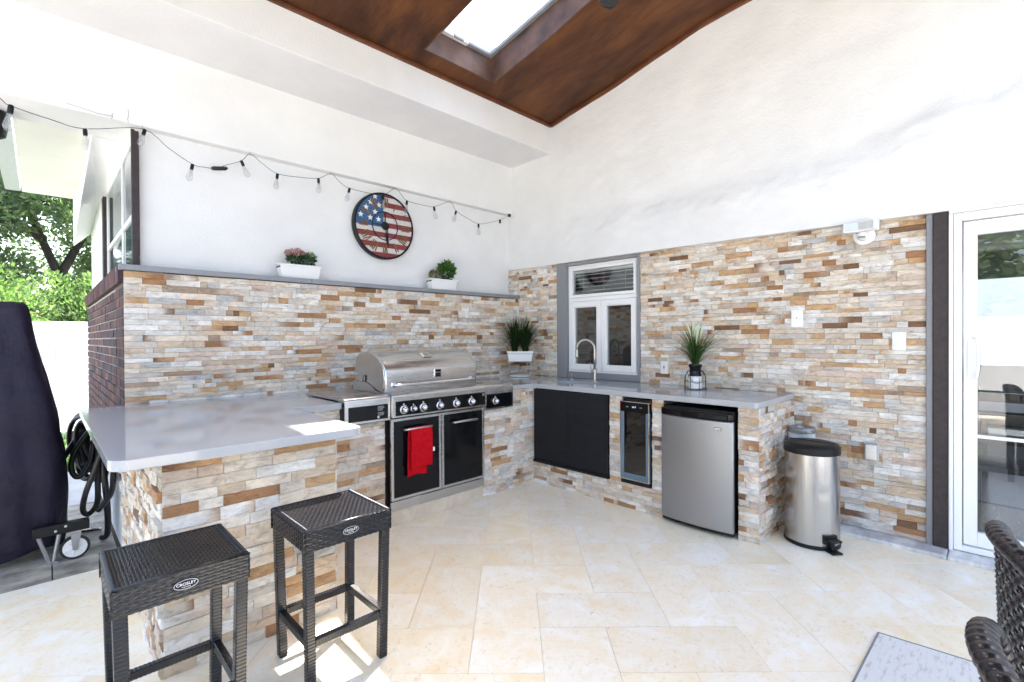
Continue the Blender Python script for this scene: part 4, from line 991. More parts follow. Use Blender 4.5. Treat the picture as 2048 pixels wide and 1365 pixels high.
b=MB(); b.box((.155,-.038,.070),(.215,.038,.084)).box((.16,-.010,.03),(.19,.010,.07)).box((.155,-.035,.002),(.225,.035,.014)).box((.17,-.012,.014),(.19,.012,.035)); b.v=[(cx+v[0]*px-v[1]*py, cy+v[0]*py+v[1]*px, v[2]) for v in b.v]; b.build('pedal', MT['blackm'], tc, bevel=.005)
ft=thing('filter_cartridge','white pleated filter cylinder with grey ring top behind trash can','filter cartridge',(-.12,-2.985,0))
vs=[];fs=[];n=60
fcx,fcy=-.155,-3.005
pr=MB()
for z in (.05,.665):
    for k in range(n*2):
        a=2*PI*k/(n*2); r_=.083 if k%2 else .074; vs.append((fcx+r_*math.cos(a),fcy+r_*math.sin(a),z))
m_=n*2; fs=[(k,(k+1)%m_,m_+(k+1)%m_,m_+k) for k in range(m_)]
pr.add(vs,fs).build('pleats', MT['whiteplastic'], ft)
MB().lathe([(.038,.664),(.088,.664),(.090,.668),(.090,.690),(.082,.700),(.044,.700),(.038,.690),(.036,.60)],32,(fcx,fcy,0)).build('end_ring', MT['greymetal'], ft, auto=35)
MB().lathe([(.038,.0),(.090,.0),(.090,.045),(.080,.052)],32,(fcx,fcy,0)).build('end_cap', MT['greymetal'], ft, auto=35)

# ================================================================== CLOCK
ck=thing('flag_clock','round wall clock painted like an American flag with twig numerals','clock',(-1.705,.147,2.416))
cx,cz_,Rr=-1.700,2.416,.300; yb_=.146; yf=.108
MB().prism([(cx+Rr*math.cos(2*PI*k/64),cz_+Rr*math.sin(2*PI*k/64)) for k in range(64)],yb_,yf,'y').build('board', mat('clock_board',(.05,.04,.04),.7), ck)
ring=MB(); n=72; vs=[];fs=[]
for k in range(n):
    a=2*PI*k/n
    for r_,y in ((Rr-.004,yf-.014),(Rr+.008,yf-.016),(Rr+.014,yf-.010),(Rr+.014,yb_),(Rr-.004,yb_)): vs.append((cx+r_*math.cos(a),y,cz_+r_*math.sin(a)))
for k in range(n):
    for q in range(5): fs.append((k*5+q,k*5+(q+1)%5,((k+1)%n)*5+(q+1)%5,((k+1)%n)*5+q))
ring.add(vs,fs).build('outer_ring', MT['blackm'], ck, auto=35)
NS=13; hS=2*Rr/12.5
def strip(z0,z1,xmin,xmax,col,name,y):
    p=[];q=[];n=14
    zs=[z0+(z1-z0)*k/n for k in range(n+1)]
    Lf=[];Rg=[]
    for z in zs:
        d_=math.sqrt(max(0,(Rr-.003)**2-(z-cz_)**2)); Lf.append((max(xmin,cx-d_),z)); Rg.append((min(xmax,cx+d_),z))
    m=MB(); vs=[(x,y,z) for x,z in Lf]+[(x,y,z) for x,z in Rg]+[(x,y+.004,z) for x,z in Lf]+[(x,y+.004,z) for x,z in Rg]; N1=n+1
    fs=[(k,k+1,N1+k+1,N1+k) for k in range(n) if Rg[k][0]>Lf[k][0] or Rg[k+1][0]>Lf[k+1][0]]+[(k,k+1,2*N1+k+1,2*N1+k) for k in range(n)]+[(N1+k,N1+k+1,3*N1+k+1,3*N1+k) for k in range(n)]
    for a in (0,n): fs.append((a,N1+a,3*N1+a,2*N1+a))
    return m.add(vs,fs,col).build(name, MT['flat'], ck, fix=False)
for k in range(NS):
    zt_=min(cz_+Rr,cz_+Rr+.5*hS-k*hS); zb_=cz_+Rr-.5*hS-k*hS; col=(.21,.035,.04) if k%2==0 else (.56,.54,.53)
    if k<=6: strip(zb_+.0006,zt_-.0006,cx-.012,cx+Rr,col,'stripe',yf-.0045)
    else: strip(zb_+.0006,zt_-.0006,cx-Rr,cx+Rr,col,'stripe',yf-.0045)
strip(cz_-.011,cz_+Rr,cx-Rr,cx-.0125,(.035,.10,.22),'blue_canton',yf-.0045)
def star(x,z,r_):
    p=[(x+(r_ if k%2==0 else r_*.42)*math.sin(2*PI*k/10), z+(r_ if k%2==0 else r_*.42)*math.cos(2*PI*k/10)) for k in range(10)]
    m=MB(); vs=[(a,yf-.0062,b) for a,b in p]+[(a,yf-.0044,b) for a,b in p]+[(x,yf-.0062,z)]
    fs=[(k,(k+1)%10,20) for k in range(10)]+[(k,(k+1)%10,10+(k+1)%10,10+k) for k in range(10)]
    m.add(vs,fs,(.72,.72,.72)).build('star', MT['flat'], ck)
for x,z in ((-.10,.265),(-.145,.205),(-.06,.190),(-.19,.150),(-.10,.120),(-.245,.075),(-.15,.060),(-.065,.055)): star(cx+x,cz_+z,.030)
def ring_(r_,t_,name):
    MB().tube([(cx+r_*math.cos(2*PI*k/48),yf-.014,cz_+r_*math.sin(2*PI*k/48)) for k in range(48)],t_,6,closed=True).build(name, MT['blackm'], ck, smooth=True)
ring_(.133,.0045,'inner_ring')
MB().box((cx-.004,yf-.016,cz_),(cx+.004,yf-.010,cz_+.132)).build('spoke', MT['blackm'], ck)
MB().box((cx-.133,yf-.016,cz_+.005),(cx,yf-.0105,cz_+.011)).build('spoke', MT['blackm'], ck)
MB().lathe([(.040,0),(.040,.006),(.012,.010),(0,.011)],24,(cx,yf-.012,cz_),'y').build('hub', MT['blackm'], ck)
MB().prism([(cx-.005,cz_),(cx+.001,cz_-.13),(cx+.010,cz_-.175),(cx+.014,cz_-.13),(cx+.006,cz_)],yf-.022,yf-.025,'y').build('minute_hand', MT['blackm'], ck)
MB().prism([(cx+.014,cz_-.02),(cx+.012,cz_-.16),(cx+.022,cz_-.21),(cx+.028,cz_-.16),(cx+.02,cz_-.02)],yf-.026,yf-.0285,'y').build('hour_hand', MT['blackm'], ck)
ROM=['XII','I','II','III','IIII','V','VI','VII','VIII','IX','X','XI']
for h_,s_ in enumerate(ROM):
    a=2*PI*h_/12; rc=.222; ux,uz=math.cos(a),-math.sin(a); vx,vz=math.sin(a),math.cos(a); hh=.045
    wd={'I':.019,'V':.038,'X':.036}; tot=sum(wd[c] for c in s_); x=-tot/2; m=MB()
    for c in s_:
        m_=x+wd[c]/2; segs={'I':[((m_,-1),(m_,1))],'V':[((m_-.014,1),(m_,-1)),((m_+.014,1),(m_,-1))],'X':[((m_-.012,1),(m_+.012,-1)),((m_+.012,1),(m_-.012,-1))]}[c]
        for (p0,p1) in segs:
            pts=[]
            for k in range(5):
                q=k/4; uu_=p0[0]+(p1[0]-p0[0])*q+R.uniform(-.0012,.0012); vv_=(p0[1]+(p1[1]-p0[1])*q)*hh
                pts.append((cx+(rc*vx)+uu_*ux+vv_*vx, yf-.010-R.uniform(0,.003), cz_+(rc*vz)+uu_*uz+vv_*vz))
            m.tube(pts,[.0045,.0058,.0052,.0058,.0042],6)
        x+=wd[c]
    m.build('twig_numeral', MT['twig'], ck)

# ================================================================== STRING LIGHTS
sg=thing('string_lights','string of clear bulbs on a black cable along the beam','string lights',(-2,.07,2.7))
cab=[(-4.35,-.85,2.62),(-4.183,-.7,2.499),(-4.147,-.7,2.475),(-4.0,-.4,2.55),(-3.849,-.1,2.64),(-3.546,.07,2.783),(-3.4,.07,2.69),(-3.259,.07,2.613),(-3.181,.07,2.61),(-3.117,.07,2.618),(-3.034,.07,2.665),(-2.938,.07,2.719),(-2.878,.07,2.786),(-2.79,.07,2.735),(-2.677,.07,2.68),(-2.499,.07,2.692),(-2.345,.07,2.718),(-2.235,.07,2.783),(-2.16,.07,2.73),(-2.067,.07,2.692),(-1.843,.07,2.687),(-1.735,.07,2.696),(-1.607,.07,2.785),(-1.54,.07,2.745),(-1.475,.07,2.695),(-1.30,.07,2.687),(-1.156,.07,2.695),(-.952,.07,2.785),(-.874,.07,2.704),(-.72,.07,2.65),(-.561,.07,2.616),(-.40,.07,2.655),(-.235,.07,2.715),(-.091,.07,2.790)]
def smooth(p,n=4):
    p=[Vector(q) for q in p]; o=[]
    for i in range(len(p)-1):
        a=p[max(i-1,0)];b=p[i];c=p[i+1];d=p[min(i+2,len(p)-1)]
        for k in range(n):
            t=k/n; o.append(.5*((2*b)+(c-a)*t+(2*a-5*b+4*c-d)*t*t+(3*b-a-3*c+d)*t**3))
    o.append(p[-1]); return o
MB().tube(smooth(cab,4),.0021,6).build('cable', MT['hose'], sg, smooth=True)
def bulb(p,tilt,lbl=None,glass=True):
    p=Vector(p); d=Vector((tilt[0],tilt[1],-1)).normalized(); q=d.to_track_quat('Z','Y').to_matrix().to_4x4(); q.translation=p
    s=MB().lathe([(.003,-.010),(.009,-.008),(.0115,0),(.0115,.026),(.0105,.034),(0.009,.034)],12); s.v=[tuple(q@Vector(v)) for v in s.v]; so_=s.build('socket', MT['blackm'], sg, auto=40)
    if glass:
        b=MB().lathe([(.010,.033),(.0115,.042),(.015,.062),(.0195,.085),(.021,.098),(.017,.110),(.009,.118),(0,.120)],16); b.v=[tuple(q@Vector(v)) for v in b.v]; b.build('bulb', MT['bulb'], so_, smooth=True)
        f=MB().tube([(0,0,.034),(0,.004,.055),(.006,0,.075),(-.006,0,.09),(.004,0,.10)],.0012,5); f.v=[tuple(q@Vector(v)) for v in f.v]; f.build('filament', MT['nickel'], so_)
for (p,t_) in (((-4.147,-.7,2.470),(-.1,.0)),((-3.849,-.1,2.632),(.03,0)),((-3.535,.07,2.775),(-.25,-.1)),((-3.259,.07,2.606),(-.2,0)),((-2.938,.07,2.712),(.45,0)),((-2.677,.07,2.672),(-.12,0)),((-2.345,.07,2.710),(.03,0)),((-2.067,.07,2.685),(-.25,0)),((-1.735,.07,2.688),(.05,0)),((-1.475,.07,2.688),(-.15,0)),((-1.156,.07,2.688),(.2,0)),((-.874,.07,2.697),(-.3,0)),((-.561,.07,2.608),(.0,0))): bulb(p,t_)
bulb((-.235,.07,2.708),(0,0),glass=False)
MB().lathe([(.016,0),(.018,.01),(.018,.03),(.0,.034)],12,(-.085,.07,2.775)).build('end_plug', MT['blackm'], sg)
MB().tube([(-3.14,.07,2.612),(-3.125,.07,2.616),(-3.05,.07,2.632),(-3.035,.07,2.640)],[.010,.015,.015,.009],10).build('connector', MT['hose'], sg, smooth=True)
for p in ((-3.546,.07,2.79),(-2.878,.07,2.79),(-2.235,.07,2.79),(-1.607,.07,2.79),(-.952,.07,2.79)):
    MB().tube([(p[0],p[1]+.02,2.812),(p[0],p[1]+.018,2.80),(p[0],p[1]+.004,2.782),(p[0],p[1]-.008,2.788),(p[0],p[1]-.008,2.80)],.0016,5).build('hook', MT['nickel'], sg)

# ================================================================== PLANTERS AND PLANTS
def planter(name,label,c,w_,h_,d_,m_,rim=.006,cat='planter'):
    t=thing(name,label,cat,c); x,y,z=c
    a,b=w_/2,d_/2; a0,b0=a*.86,b*.72
    v=[(x-a0,y-b0,z),(x+a0,y-b0,z),(x+a0,y+b0,z),(x-a0,y+b0,z),(x-a,y-b,z+h_),(x+a,y-b,z+h_),(x+a,y+b,z+h_),(x-a,y+b,z+h_)]
    MB().add(v,[(0,3,2,1),(0,1,5,4),(1,2,6,5),(2,3,7,6),(3,0,4,7)]).build('trough', m_, t, bevel=.003)
    r_=MB()
    for q in (((x-a-rim,y-b-rim,z+h_-.012),(x+a+rim,y-b,z+h_)),((x-a-rim,y+b,z+h_-.012),(x+a+rim,y+b+rim,z+h_)),((x-a-rim,y-b,z+h_-.012),(x-a,y+b,z+h_)),((x+a,y-b,z+h_-.012),(x+a+rim,y+b,z+h_))): r_.box(*q)
    r_.build('rim', m_, t, bevel=.002)
    for k in range(1,5):
        f=k/5.5; aa=a0+(a-a0)*f; bb=b0+(b-b0)*f
        MB().box((x-aa,y-bb-.0015,z+h_*f),(x+aa,y-bb+.001,z+h_*f+.0015)).build('groove_line', m_, t)
    MB().box((x-a+.004,y-b+.004,z+h_-.03),(x+a-.004,y+b-.004,z+h_-.018)).build('soil', MT['soil'], t)
    return t
def leaves(mb,c,rx,ry,rz,n,size,cols,up=.3,rr=R):
    for k in range(n):
        while True:
            p=Vector((rr.uniform(-1,1),rr.uniform(-1,1),rr.uniform(-1,1)))
            if p.length<=1: break
        if rr.random()<.6 and p.length>.01: p=p.normalized()*rr.uniform(.7,1)
        q=Vector((c[0]+p.x*rx,c[1]+p.y*ry,c[2]+p.z*rz))
        d=(p+Vector((rr.uniform(-.8,.8),rr.uniform(-.8,.8),rr.uniform(-.3,.8)+up))).normalized()
        s=d.cross(Vector((rr.uniform(-1,1),rr.uniform(-1,1),rr.uniform(-1,1)))).normalized()
        l=size*rr.uniform(.6,1.3); w_=l*.26; nn=d.cross(s)
        col=rr.choice(cols); f=rr.uniform(.7,1.25); col=tuple(v*f for v in col)
        mb.add([q,q+d*l*.45+s*w_+nn*l*.06,q+d*l,q+d*l*.45-s*w_+nn*l*.06],[(0,1,2,3)],col)
def blades(mb,c,n,hmin,hmax,spread,width,cols,rr,droop=.5,base=.02):
    for k in range(n):
        a=rr.random()*2*PI; h=rr.uniform(hmin,hmax); sp=rr.uniform(.05,1)*spread; b=rr.random()*base; ba=rr.random()*2*PI
        p0=Vector((c[0]+b*math.cos(ba),c[1]+b*math.sin(ba),c[2])); dx,dy=math.cos(a),math.sin(a)
        vs=[];m=6; dr=rr.uniform(.2,1)*droop*sp/spread
        for i in range(m+1):
            t=i/m; r_=sp*t**1.7; z=h*(t-dr*t**3*.55); p=p0+Vector((dx*r_,dy*r_,z)); w_=width*(1-t**2.2)*.5+.0003
            s=Vector((-dy,dx,0)); vs+=[p-s*w_,p+s*w_+Vector((0,0,0))]
        fs=[(2*i,2*i+1,2*i+3,2*i+2) for i in range(m)]
        col=rr.choice(cols); f=rr.uniform(.7,1.3); mb.add(vs,fs,tuple(v*f for v in col))
def plumes(mb,c,pts,col=(.62,.54,.48)):
    for (dx,dy,h0,h1,r_) in pts:
        p0=Vector((c[0]+dx*.4,c[1]+dy*.4,c[2]+h0)); p1=Vector((c[0]+dx,c[1]+dy,c[2]+h1)); n=7
        mb.tube([p0.lerp(p1,k/n) for k in range(n+1)],[r_*(.3+math.sin(PI*(k+.4)/(n+.6))*.9) for k in range(n+1)],6,col=col)
        for q in range(30):
            t=R.uniform(.1,1); p=p0.lerp(p1,t); a=R.random()*6.28; e=p+Vector((math.cos(a)*r_*1.7,math.sin(a)*r_*1.7,r_*2)); s=Vector((-math.sin(a),math.cos(a),0))*.0006
            mb.add([p-s,p+s,e],[(0,1,2)],col)
        mb.tube([Vector(c),p0],.0011,4,col=(.25,.28,.12))
GRN=[(.035,.075,.016),(.05,.10,.025),(.022,.05,.012),(.07,.11,.03)]
p1=planter('flower_planter','white trough of mauve flowers and green leaves on the ledge','planter_' and (-2.520,.052,1.843),.335,.112,.10,MT['whiteplastic'])
fl=MB(); 
leaves(fl,(-2.50,.05,2.005),.115,.040,.045,420,.035,[(.05,.11,.05),(.035,.08,.04),(.12,.17,.13)])
fl.build('foliage', MT['leaf'], p1, fix=False)['kind']='stuff'
fl=MB(); leaves(fl,(-2.555,.035,2.050),.080,.05,.028,420,.020,[(.50,.26,.34),(.42,.20,.28),(.58,.38,.44)],.8); fl.build('mauve_blossoms', MT['leaf'], p1, fix=False)['kind']='stuff'
fl=MB(); leaves(fl,(-2.435,.045,2.035),.05,.04,.035,160,.020,[(.35,.36,.33),(.25,.3,.24)],.8); fl.build('pale_blossoms', MT['leaf'], p1, fix=False)['kind']='stuff'
p2=planter('leafy_planter','white trough with a leafy green plant on the ledge near the corner','planter' and (-1.075,.052,1.843),.335,.110,.10,MT['whiteplastic'])
fl=MB(); leaves(fl,(-1.02,.045,2.055),.085,.04,.075,330,.048,[(.04,.10,.02),(.06,.15,.03),(.09,.18,.05)]); fl.build('foliage', MT['leaf'], p2, fix=False)['kind']='stuff'
fl=MB(); leaves(fl,(-1.165,.045,1.995),.06,.035,.035,200,.028,[(.16,.13,.09),(.12,.16,.07),(.3,.25,.18)]); fl.build('small_foliage', MT['leaf'], p2, fix=False)['kind']='stuff'
fl=MB(); leaves(fl,(-1.00,.035,2.115),.07,.035,.03,30,.016,[(.6,.6,.55)]); fl.build('white_buds', MT['leaf'], p2, fix=False)['kind']='stuff'
MB().box((-1.09,.018,1.935),(-.965,.08,1.968)).build('nursery_pot', MT['blackm'], p2)
# corner planter on its wire stand; both face the camera diagonally
ws=thing('wire_plant_stand','thin clear wire stand holding the grass planter in the corner','plant stand',(-.27,-.30,.92))
def rotp(b,c,ang):
    ca_,sa_=math.cos(ang),math.sin(ang); b.v=[(c[0]+(v[0]-c[0])*ca_-(v[1]-c[1])*sa_, c[1]+(v[0]-c[0])*sa_+(v[1]-c[1])*ca_, v[2]) for v in b.v]; return b
pc=(-.275,-.285); AN=math.radians(-44)
b=MB(); w2,d2=.115,.05
for sx_ in (-1,1):
    for sy_ in (-1,1): b.tube([(pc[0]+sx_*w2,pc[1]+sy_*d2,.922),(pc[0]+sx_*w2,pc[1]+sy_*d2,1.088)],.0022,6)
for z in (1.088,1.018):
    b.tube([(pc[0]-w2,pc[1]-d2,z),(pc[0]+w2,pc[1]-d2,z),(pc[0]+w2,pc[1]+d2,z),(pc[0]-w2,pc[1]+d2,z)],.0022,6,closed=True)
rotp(b,pc,AN).build('frame', MT['wire'], ws)
MB().lathe([(.10,.9215),(.112,.926),(.116,.936),(.112,.938),(.10,.928),(0,.926)],32,(pc[0],pc[1],0)).build('saucer', MT['whiteplastic'], ws, smooth=True)
p3=planter('grass_planter','white trough with tall dark ornamental grass in the counter corner','x' and (pc[0],pc[1],1.092),.285,.108,.12,MT['whiteplastic'])
p3.rotation_euler.z=AN
rr_=random.Random(3)
for k,(ox) in enumerate((-.058,.058)):
    fl=MB(); blades(fl,(pc[0]+ox,pc[1],1.175),520,.20,.46,.25,.0052,[(.020,.040,.012),(.030,.055,.015),(.015,.028,.010)],rr_,.8,.03); fl.build('grass_clump', MT['leaf'], p3, fix=False)['kind']='stuff'
fl=MB(); plumes(fl,(pc[0],pc[1],1.18),[(-.12,0,.22,.39,.006),(-.075,.0,.20,.36,.006),(-.025,0,.21,.38,.006),(.0,0,.17,.36,.007),(.04,0,.19,.37,.007),(.075,0,.19,.36,.006),(.095,0,.2,.39,.007),(.135,0,.19,.39,.008)]); fl.build('seed_plumes', MT['leaf'], p3, fix=False)
# lantern pot with grass
ln=thing('wire_lantern','black wire lantern cage with a glass jar of grass on the counter','lantern',(-.23,-2.255,.92))
c=(-.230,-2.255)
cg=MB(); rb2=.086
for z in (.924,.985): cg.tube([(c[0]+rb2*math.cos(2*PI*k/24),c[1]+rb2*math.sin(2*PI*k/24),z) for k in range(24)],.0022,5,closed=True)
for k in range(8):
    a=2*PI*k/8; dx,dy=math.cos(a),math.sin(a)
    cg.tube([(c[0]+dx*r_,c[1]+dy*r_,z) for r_,z in ((.086,.922),(.086,1.0),(.083,1.03),(.070,1.055),(.050,1.072))],.0027,5)
cg.tube([(c[0]+.050*math.cos(2*PI*k/24),c[1]+.050*math.sin(2*PI*k/24),1.072) for k in range(24)],.0026,5,closed=True)
cg.build('wire_cage', MT['blackm'], ln)
MB().lathe([(.050,1.03),(.044,1.045),(.045,1.095),(.052,1.105),(.052,1.125),(.047,1.125)],24,(c[0],c[1],0)).build('black_neck', MT['black'], ln, auto=35)
MB().lathe([(.050,.928),(.052,.935),(.052,1.01),(.046,1.03)],20,(c[0],c[1],0)).build('white_jar', MT['whiteplastic'], ln, smooth=True)
MB().tube([Vector((c[0],c[1],1.075))+Vector((.7*.065*math.cos(a)-.3*.02, -.7*.065*math.cos(a),0))+Vector((-.035*math.sin(a),-.035*math.sin(a),-.105*math.sin(a))) for a in [PI*k/20 for k in range(21)]],.0018,5).build('bail_handle', MT['blackm'], ln)
lp=thing('lantern_grass','arching green grass plant with white plumes in the lantern','plant',(c[0],c[1],1.09))
fl=MB(); blades(fl,(c[0],c[1],1.10),190,.20,.40,.42,.0062,[(.035,.075,.02),(.05,.10,.03),(.08,.11,.04),(.025,.05,.015)],random.Random(5),.9,.025); fl.build('grass_blades', MT['leaf'], lp, fix=False)['kind']='stuff'
fl=MB(); plumes(fl,(c[0],c[1],1.09),[(-.03,.05,.26,.36,.008),(0.0,.01,.23,.385,.008),(.02,-.02,.20,.36,.009),(-.02,-.035,.19,.35,.009),(.03,-.05,.22,.34,.008)],(.66,.63,.62)); fl.build('white_plumes', MT['leaf'], lp, fix=False)

# ================================================================== HOUSE SIDE (left, beyond the clock wall)
hs=thing('brick_house_side','side of the house with brick base and large window','wall',(-3.6,2,0))
MB().box((-3.655,.002,0),(-3.45,3.4,1.815)).build('brick_core', MT['concrete'], hs)
MB().box((-3.690,-.418,0),(-3.656,3.3,.405)).build('plaster_base', MT['plaster'], hs)
bc=[]; nrow=0; z=.408; cands=[]
while z<1.70:
    y=-.418 if z<.87 else .004
    if nrow%2: y-=0
    first=R.uniform(.08,.2)
    while y<3.36:
        l=.20 if y> -.3 else first
        y2=min(y+l,3.38)
        if y2-y>.03: cands.append((y,y2-.011,z,z+.056))
        y=y2
    z+=.0685; nrow+=1
def brick(mb,a,b,z0,z1,xf):
    c_=R.choice([(.085,.032,.032),(.11,.042,.038),(.075,.028,.032),(.135,.055,.045),(.045,.025,.034),(.065,.035,.045)]); f=R.uniform(.8,1.2); x=xf+R.uniform(-.002,.002)
    j=lambda:R.uniform(-.0012,.0012)
    v=[(x+j(),a+j(),z0+j()),(x+j(),b+j(),z0+j()),(x+j(),b+j(),z1+j()),(x+j(),a+j(),z1+j())]; v+=[(-3.65,p[1],p[2]) for p in v]
    mb.add(v,[(0,1,2,3),(4,7,6,5),(0,4,5,1),(1,5,6,2),(2,6,7,3),(3,7,4,0)],tuple(q*f for q in c_),R.random())
cands.sort(key=lambda t:abs(t[0]+4))
k_=0; rest=MB()
soldier=[(y0_,y0_+.058,1.725,1.845) for y0_ in [.004+.068*i for i in range(49)]]
for (a,b,z0,z1) in soldier+cands:
    mb=MB() if k_<296 else rest; brick(mb,a,b,z0,z1,-3.668 if z0<1.72 else -3.69)
    if k_<296: mb.build('brick', MT['brickm'], hs)
    k_+=1
if rest.v: rest.build('far_bricks', MT['brickm'], hs)['kind']='stuff'
MB().box((-3.662,-.418,.405),(-3.60,.0015,.878)).build('brick_return_core', MT['concrete'], hs)
MB().box((-3.625,2.02,1.846),(-3.45,3.4,2.95)).build('white_wall', MT['plaster'], hs)
v=[]
hdr=MB().add([(-3.78,.53,2.80),(-3.56,.53,2.80),(-3.56,3.4,2.66),(-3.78,3.4,2.42),(-3.78,.53,3.2),(-3.56,.53,3.2),(-3.56,3.4,3.1),(-3.78,3.4,3.1)],[(0,3,2,1),(4,5,6,7),(0,1,5,4),(1,2,6,5),(2,3,7,6),(3,0,4,7)])
hdr.build('window_header', MT['plaster'], hs)
MB().box((-3.78,.523,2.80),(-3.56,.528,3.1)).build('header_end', MT['plaster'], hs)
MB().box((-4.18,.525,2.86),(-3.782,2.95,2.89)).build('soffit', MT['cream'], hs)
gt=MB().prism([(-4.30,2.86),(-4.19,2.86),(-4.185,2.98),(-4.31,2.98)],.53,2.95,'y').build('gutter', MT['alu'], hs, bevel=.006)
MB().box((-3.600,.170,1.846),(-3.577,.175,2.80)).build('dark_reveal', MT['blackm'], hs)
wq=thing('side_window','tall white framed window on the brick side wall','window',(-3.6,1,1.85))
MB().box((-3.604,.118,1.846),(-3.560,.1465,2.778)).build('near_post', MT['brown'], wq, bevel=.006)
MB().box((-3.628,1.90,1.846),(-3.570,2.015,2.70)).build('far_post', MT['brown'], wq, bevel=.004)
f=MB(); f.box((-3.600,.15,1.846),(-3.575,.175,2.76)); f.box((-3.600,1.875,1.846),(-3.575,1.899,2.72)); f.box((-3.600,.175,2.70),(-3.575,1.875,2.72)); f.box((-3.600,.175,1.846),(-3.575,1.875,1.87)); f.box((-3.600,.175,2.18),(-3.575,1.875,2.215)); f.box((-3.601,.70,1.87),(-3.576,.73,2.18)); f.box((-3.601,.70,2.215),(-3.576,.73,2.70)); f.build('frame', MT['white'], wq, bevel=.003)
for a,b in ((.175,.70),(.73,1.875)):
    for c_,d_ in ((1.87,2.18),(2.215,2.70)): MB().box((-3.590,a,c_),(-3.584,b,d_)).build('pane', MT['glaze'], wq)
# speaker/floodlight at far left under the soffit
fl_=thing('flood_light','dark outdoor lamp at the left edge under the eave','lamp',(-4.25,.45,2.7))
MB().lathe([(.03,-.09),(.06,-.07),(.075,.02),(.07,.08),(.0,.10)],20,(-4.262,.45,2.72),sx=1,sy=1).build('lamp_body', MT['blackm'], fl_, auto=40)
MB().lathe([(.045,0),(.05,.02),(0,.06)],16,(-4.255,.42,2.83)).build('lamp_cap', MT['greymetal'], fl_, auto=40)

# ================================================================== COVERED CART
cv=thing('covered_smoker','tall dark navy fabric cover over a wheeled outdoor cooker','covered grill',(-4.42,.30,0))
prof=[(.055,.300,.24),(.10,.315,.25),(.25,.32,.255),(.45,.322,.26),(.62,.315,.255),(.82,.29,.24),(1.02,.25,.22),(1.22,.205,.19),(1.42,.172,.165),(1.555,.150,.15),(1.583,.135,.135),(1.588,.0,.0)]
vs=[];fs=[];n=144; cx,cy=-4.262,.31
for (z,ra_,rb2_) in prof: pass
prs=[]
for i in range(len(prof)-1):
    a,b=prof[i],prof[i+1]; m=9 if i<9 else 2
    for k in range(m): t=k/m; prs.append(tuple(a[q]+(b[q]-a[q])*t for q in range(3)))
prs.append(prof[-1])
for (z,ra_,rb2_) in prs:
    for k in range(n):
        a=2*PI*k/n; sq=1/ (abs(math.cos(a))**5+abs(math.sin(a))**5)**(1/5)
        low=max(0,1-z/1.3)
        f=1+.020*low*math.sin(a*9+z*2.2)+.016*low*math.sin(a*14+1+z*1.3)+.034*noise.noise(Vector((math.cos(a)*2.4,math.sin(a)*2.4,z*2.2)))+.024*noise.ridged_multi_fractal(Vector((math.cos(a)*1.7+z*1.1,math.sin(a)*1.7,z*1.6)),1,2,3,1,2)-.024
        zz_=z+(.02*math.sin(a*5) if z<.08 else 0)
        x=cx+ra_*sq*f*math.cos(a); y=cy+rb2_*sq*f*math.sin(a)
        vs.append((x+.012*noise.noise(Vector((x*5,y*5,z*4))),y,zz_))
for i in range(len(prs)-1):
    for k in range(n): fs.append((i*n+k,i*n+(k+1)%n,(i+1)*n+(k+1)%n,(i+1)*n+k))
co=MB().add(vs,fs).build('fabric_cover', MT['cover'], cv, smooth=True)
def axle(cx_,cy_,par):
    w1=MB().lathe([(.030,-.014),(.068,-.014),(.072,-.008),(.072,.008),(.068,.014),(.058,.014),(.058,.010)],32,(cx_,cy_,.072),'y').build('caster_wheel', MT['hose'], par, auto=35)
    MB().lathe([(.058,.0125),(.050,.0135),(.048,.011)],32,(cx_,cy_,.072),'y').build('wheel_rim', MT['whiteplastic'], w1)
    h=MB().lathe([(.014,0),(.014,.018),(0,.020)],14,(cx_,cy_,.072),'y')
    for k in range(6):
        a=2*PI*k/6+.3; h.tube([(cx_+.010*math.cos(a),cy_-.013,.072+.010*math.sin(a)),(cx_+.05*math.cos(a),cy_-.013,.072+.05*math.sin(a))],.0042,6)
    h.build('spokes', MT['whiteplastic'], w1)
    MB().prism([(cx_-.012,.06),(cx_+.012,.06),(cx_+.03,.165),(cx_-.02,.165)],cy_-.030,cy_-.024,'y').build('caster_fork', MT['greymetal'], par, bevel=.002)
axle(-3.914,-.02,cv)
MB().box((-4.10,-.035,.172),(-3.845,.02,.232)).build('frame_bar', MT['blackm'], cv, bevel=.004)
for x in (-4.0,-3.955): MB().lathe([(.007,0),(.007,.003),(0,.004)],10,(x,-.036,.196 if x<-3.98 else .215),'y').build('bolt', MT['alu'], cv)
MB().tube([(-4.075,-.01,.168),(-4.03,-.015,.012)],.011,8).tube([(-3.985,-.01,.168),(-4.01,-.015,.012)],.011,8).box((-4.045,-.03,.0),(-3.99,.005,.014)).build('brake_leg', MT['greymetal'], cv)

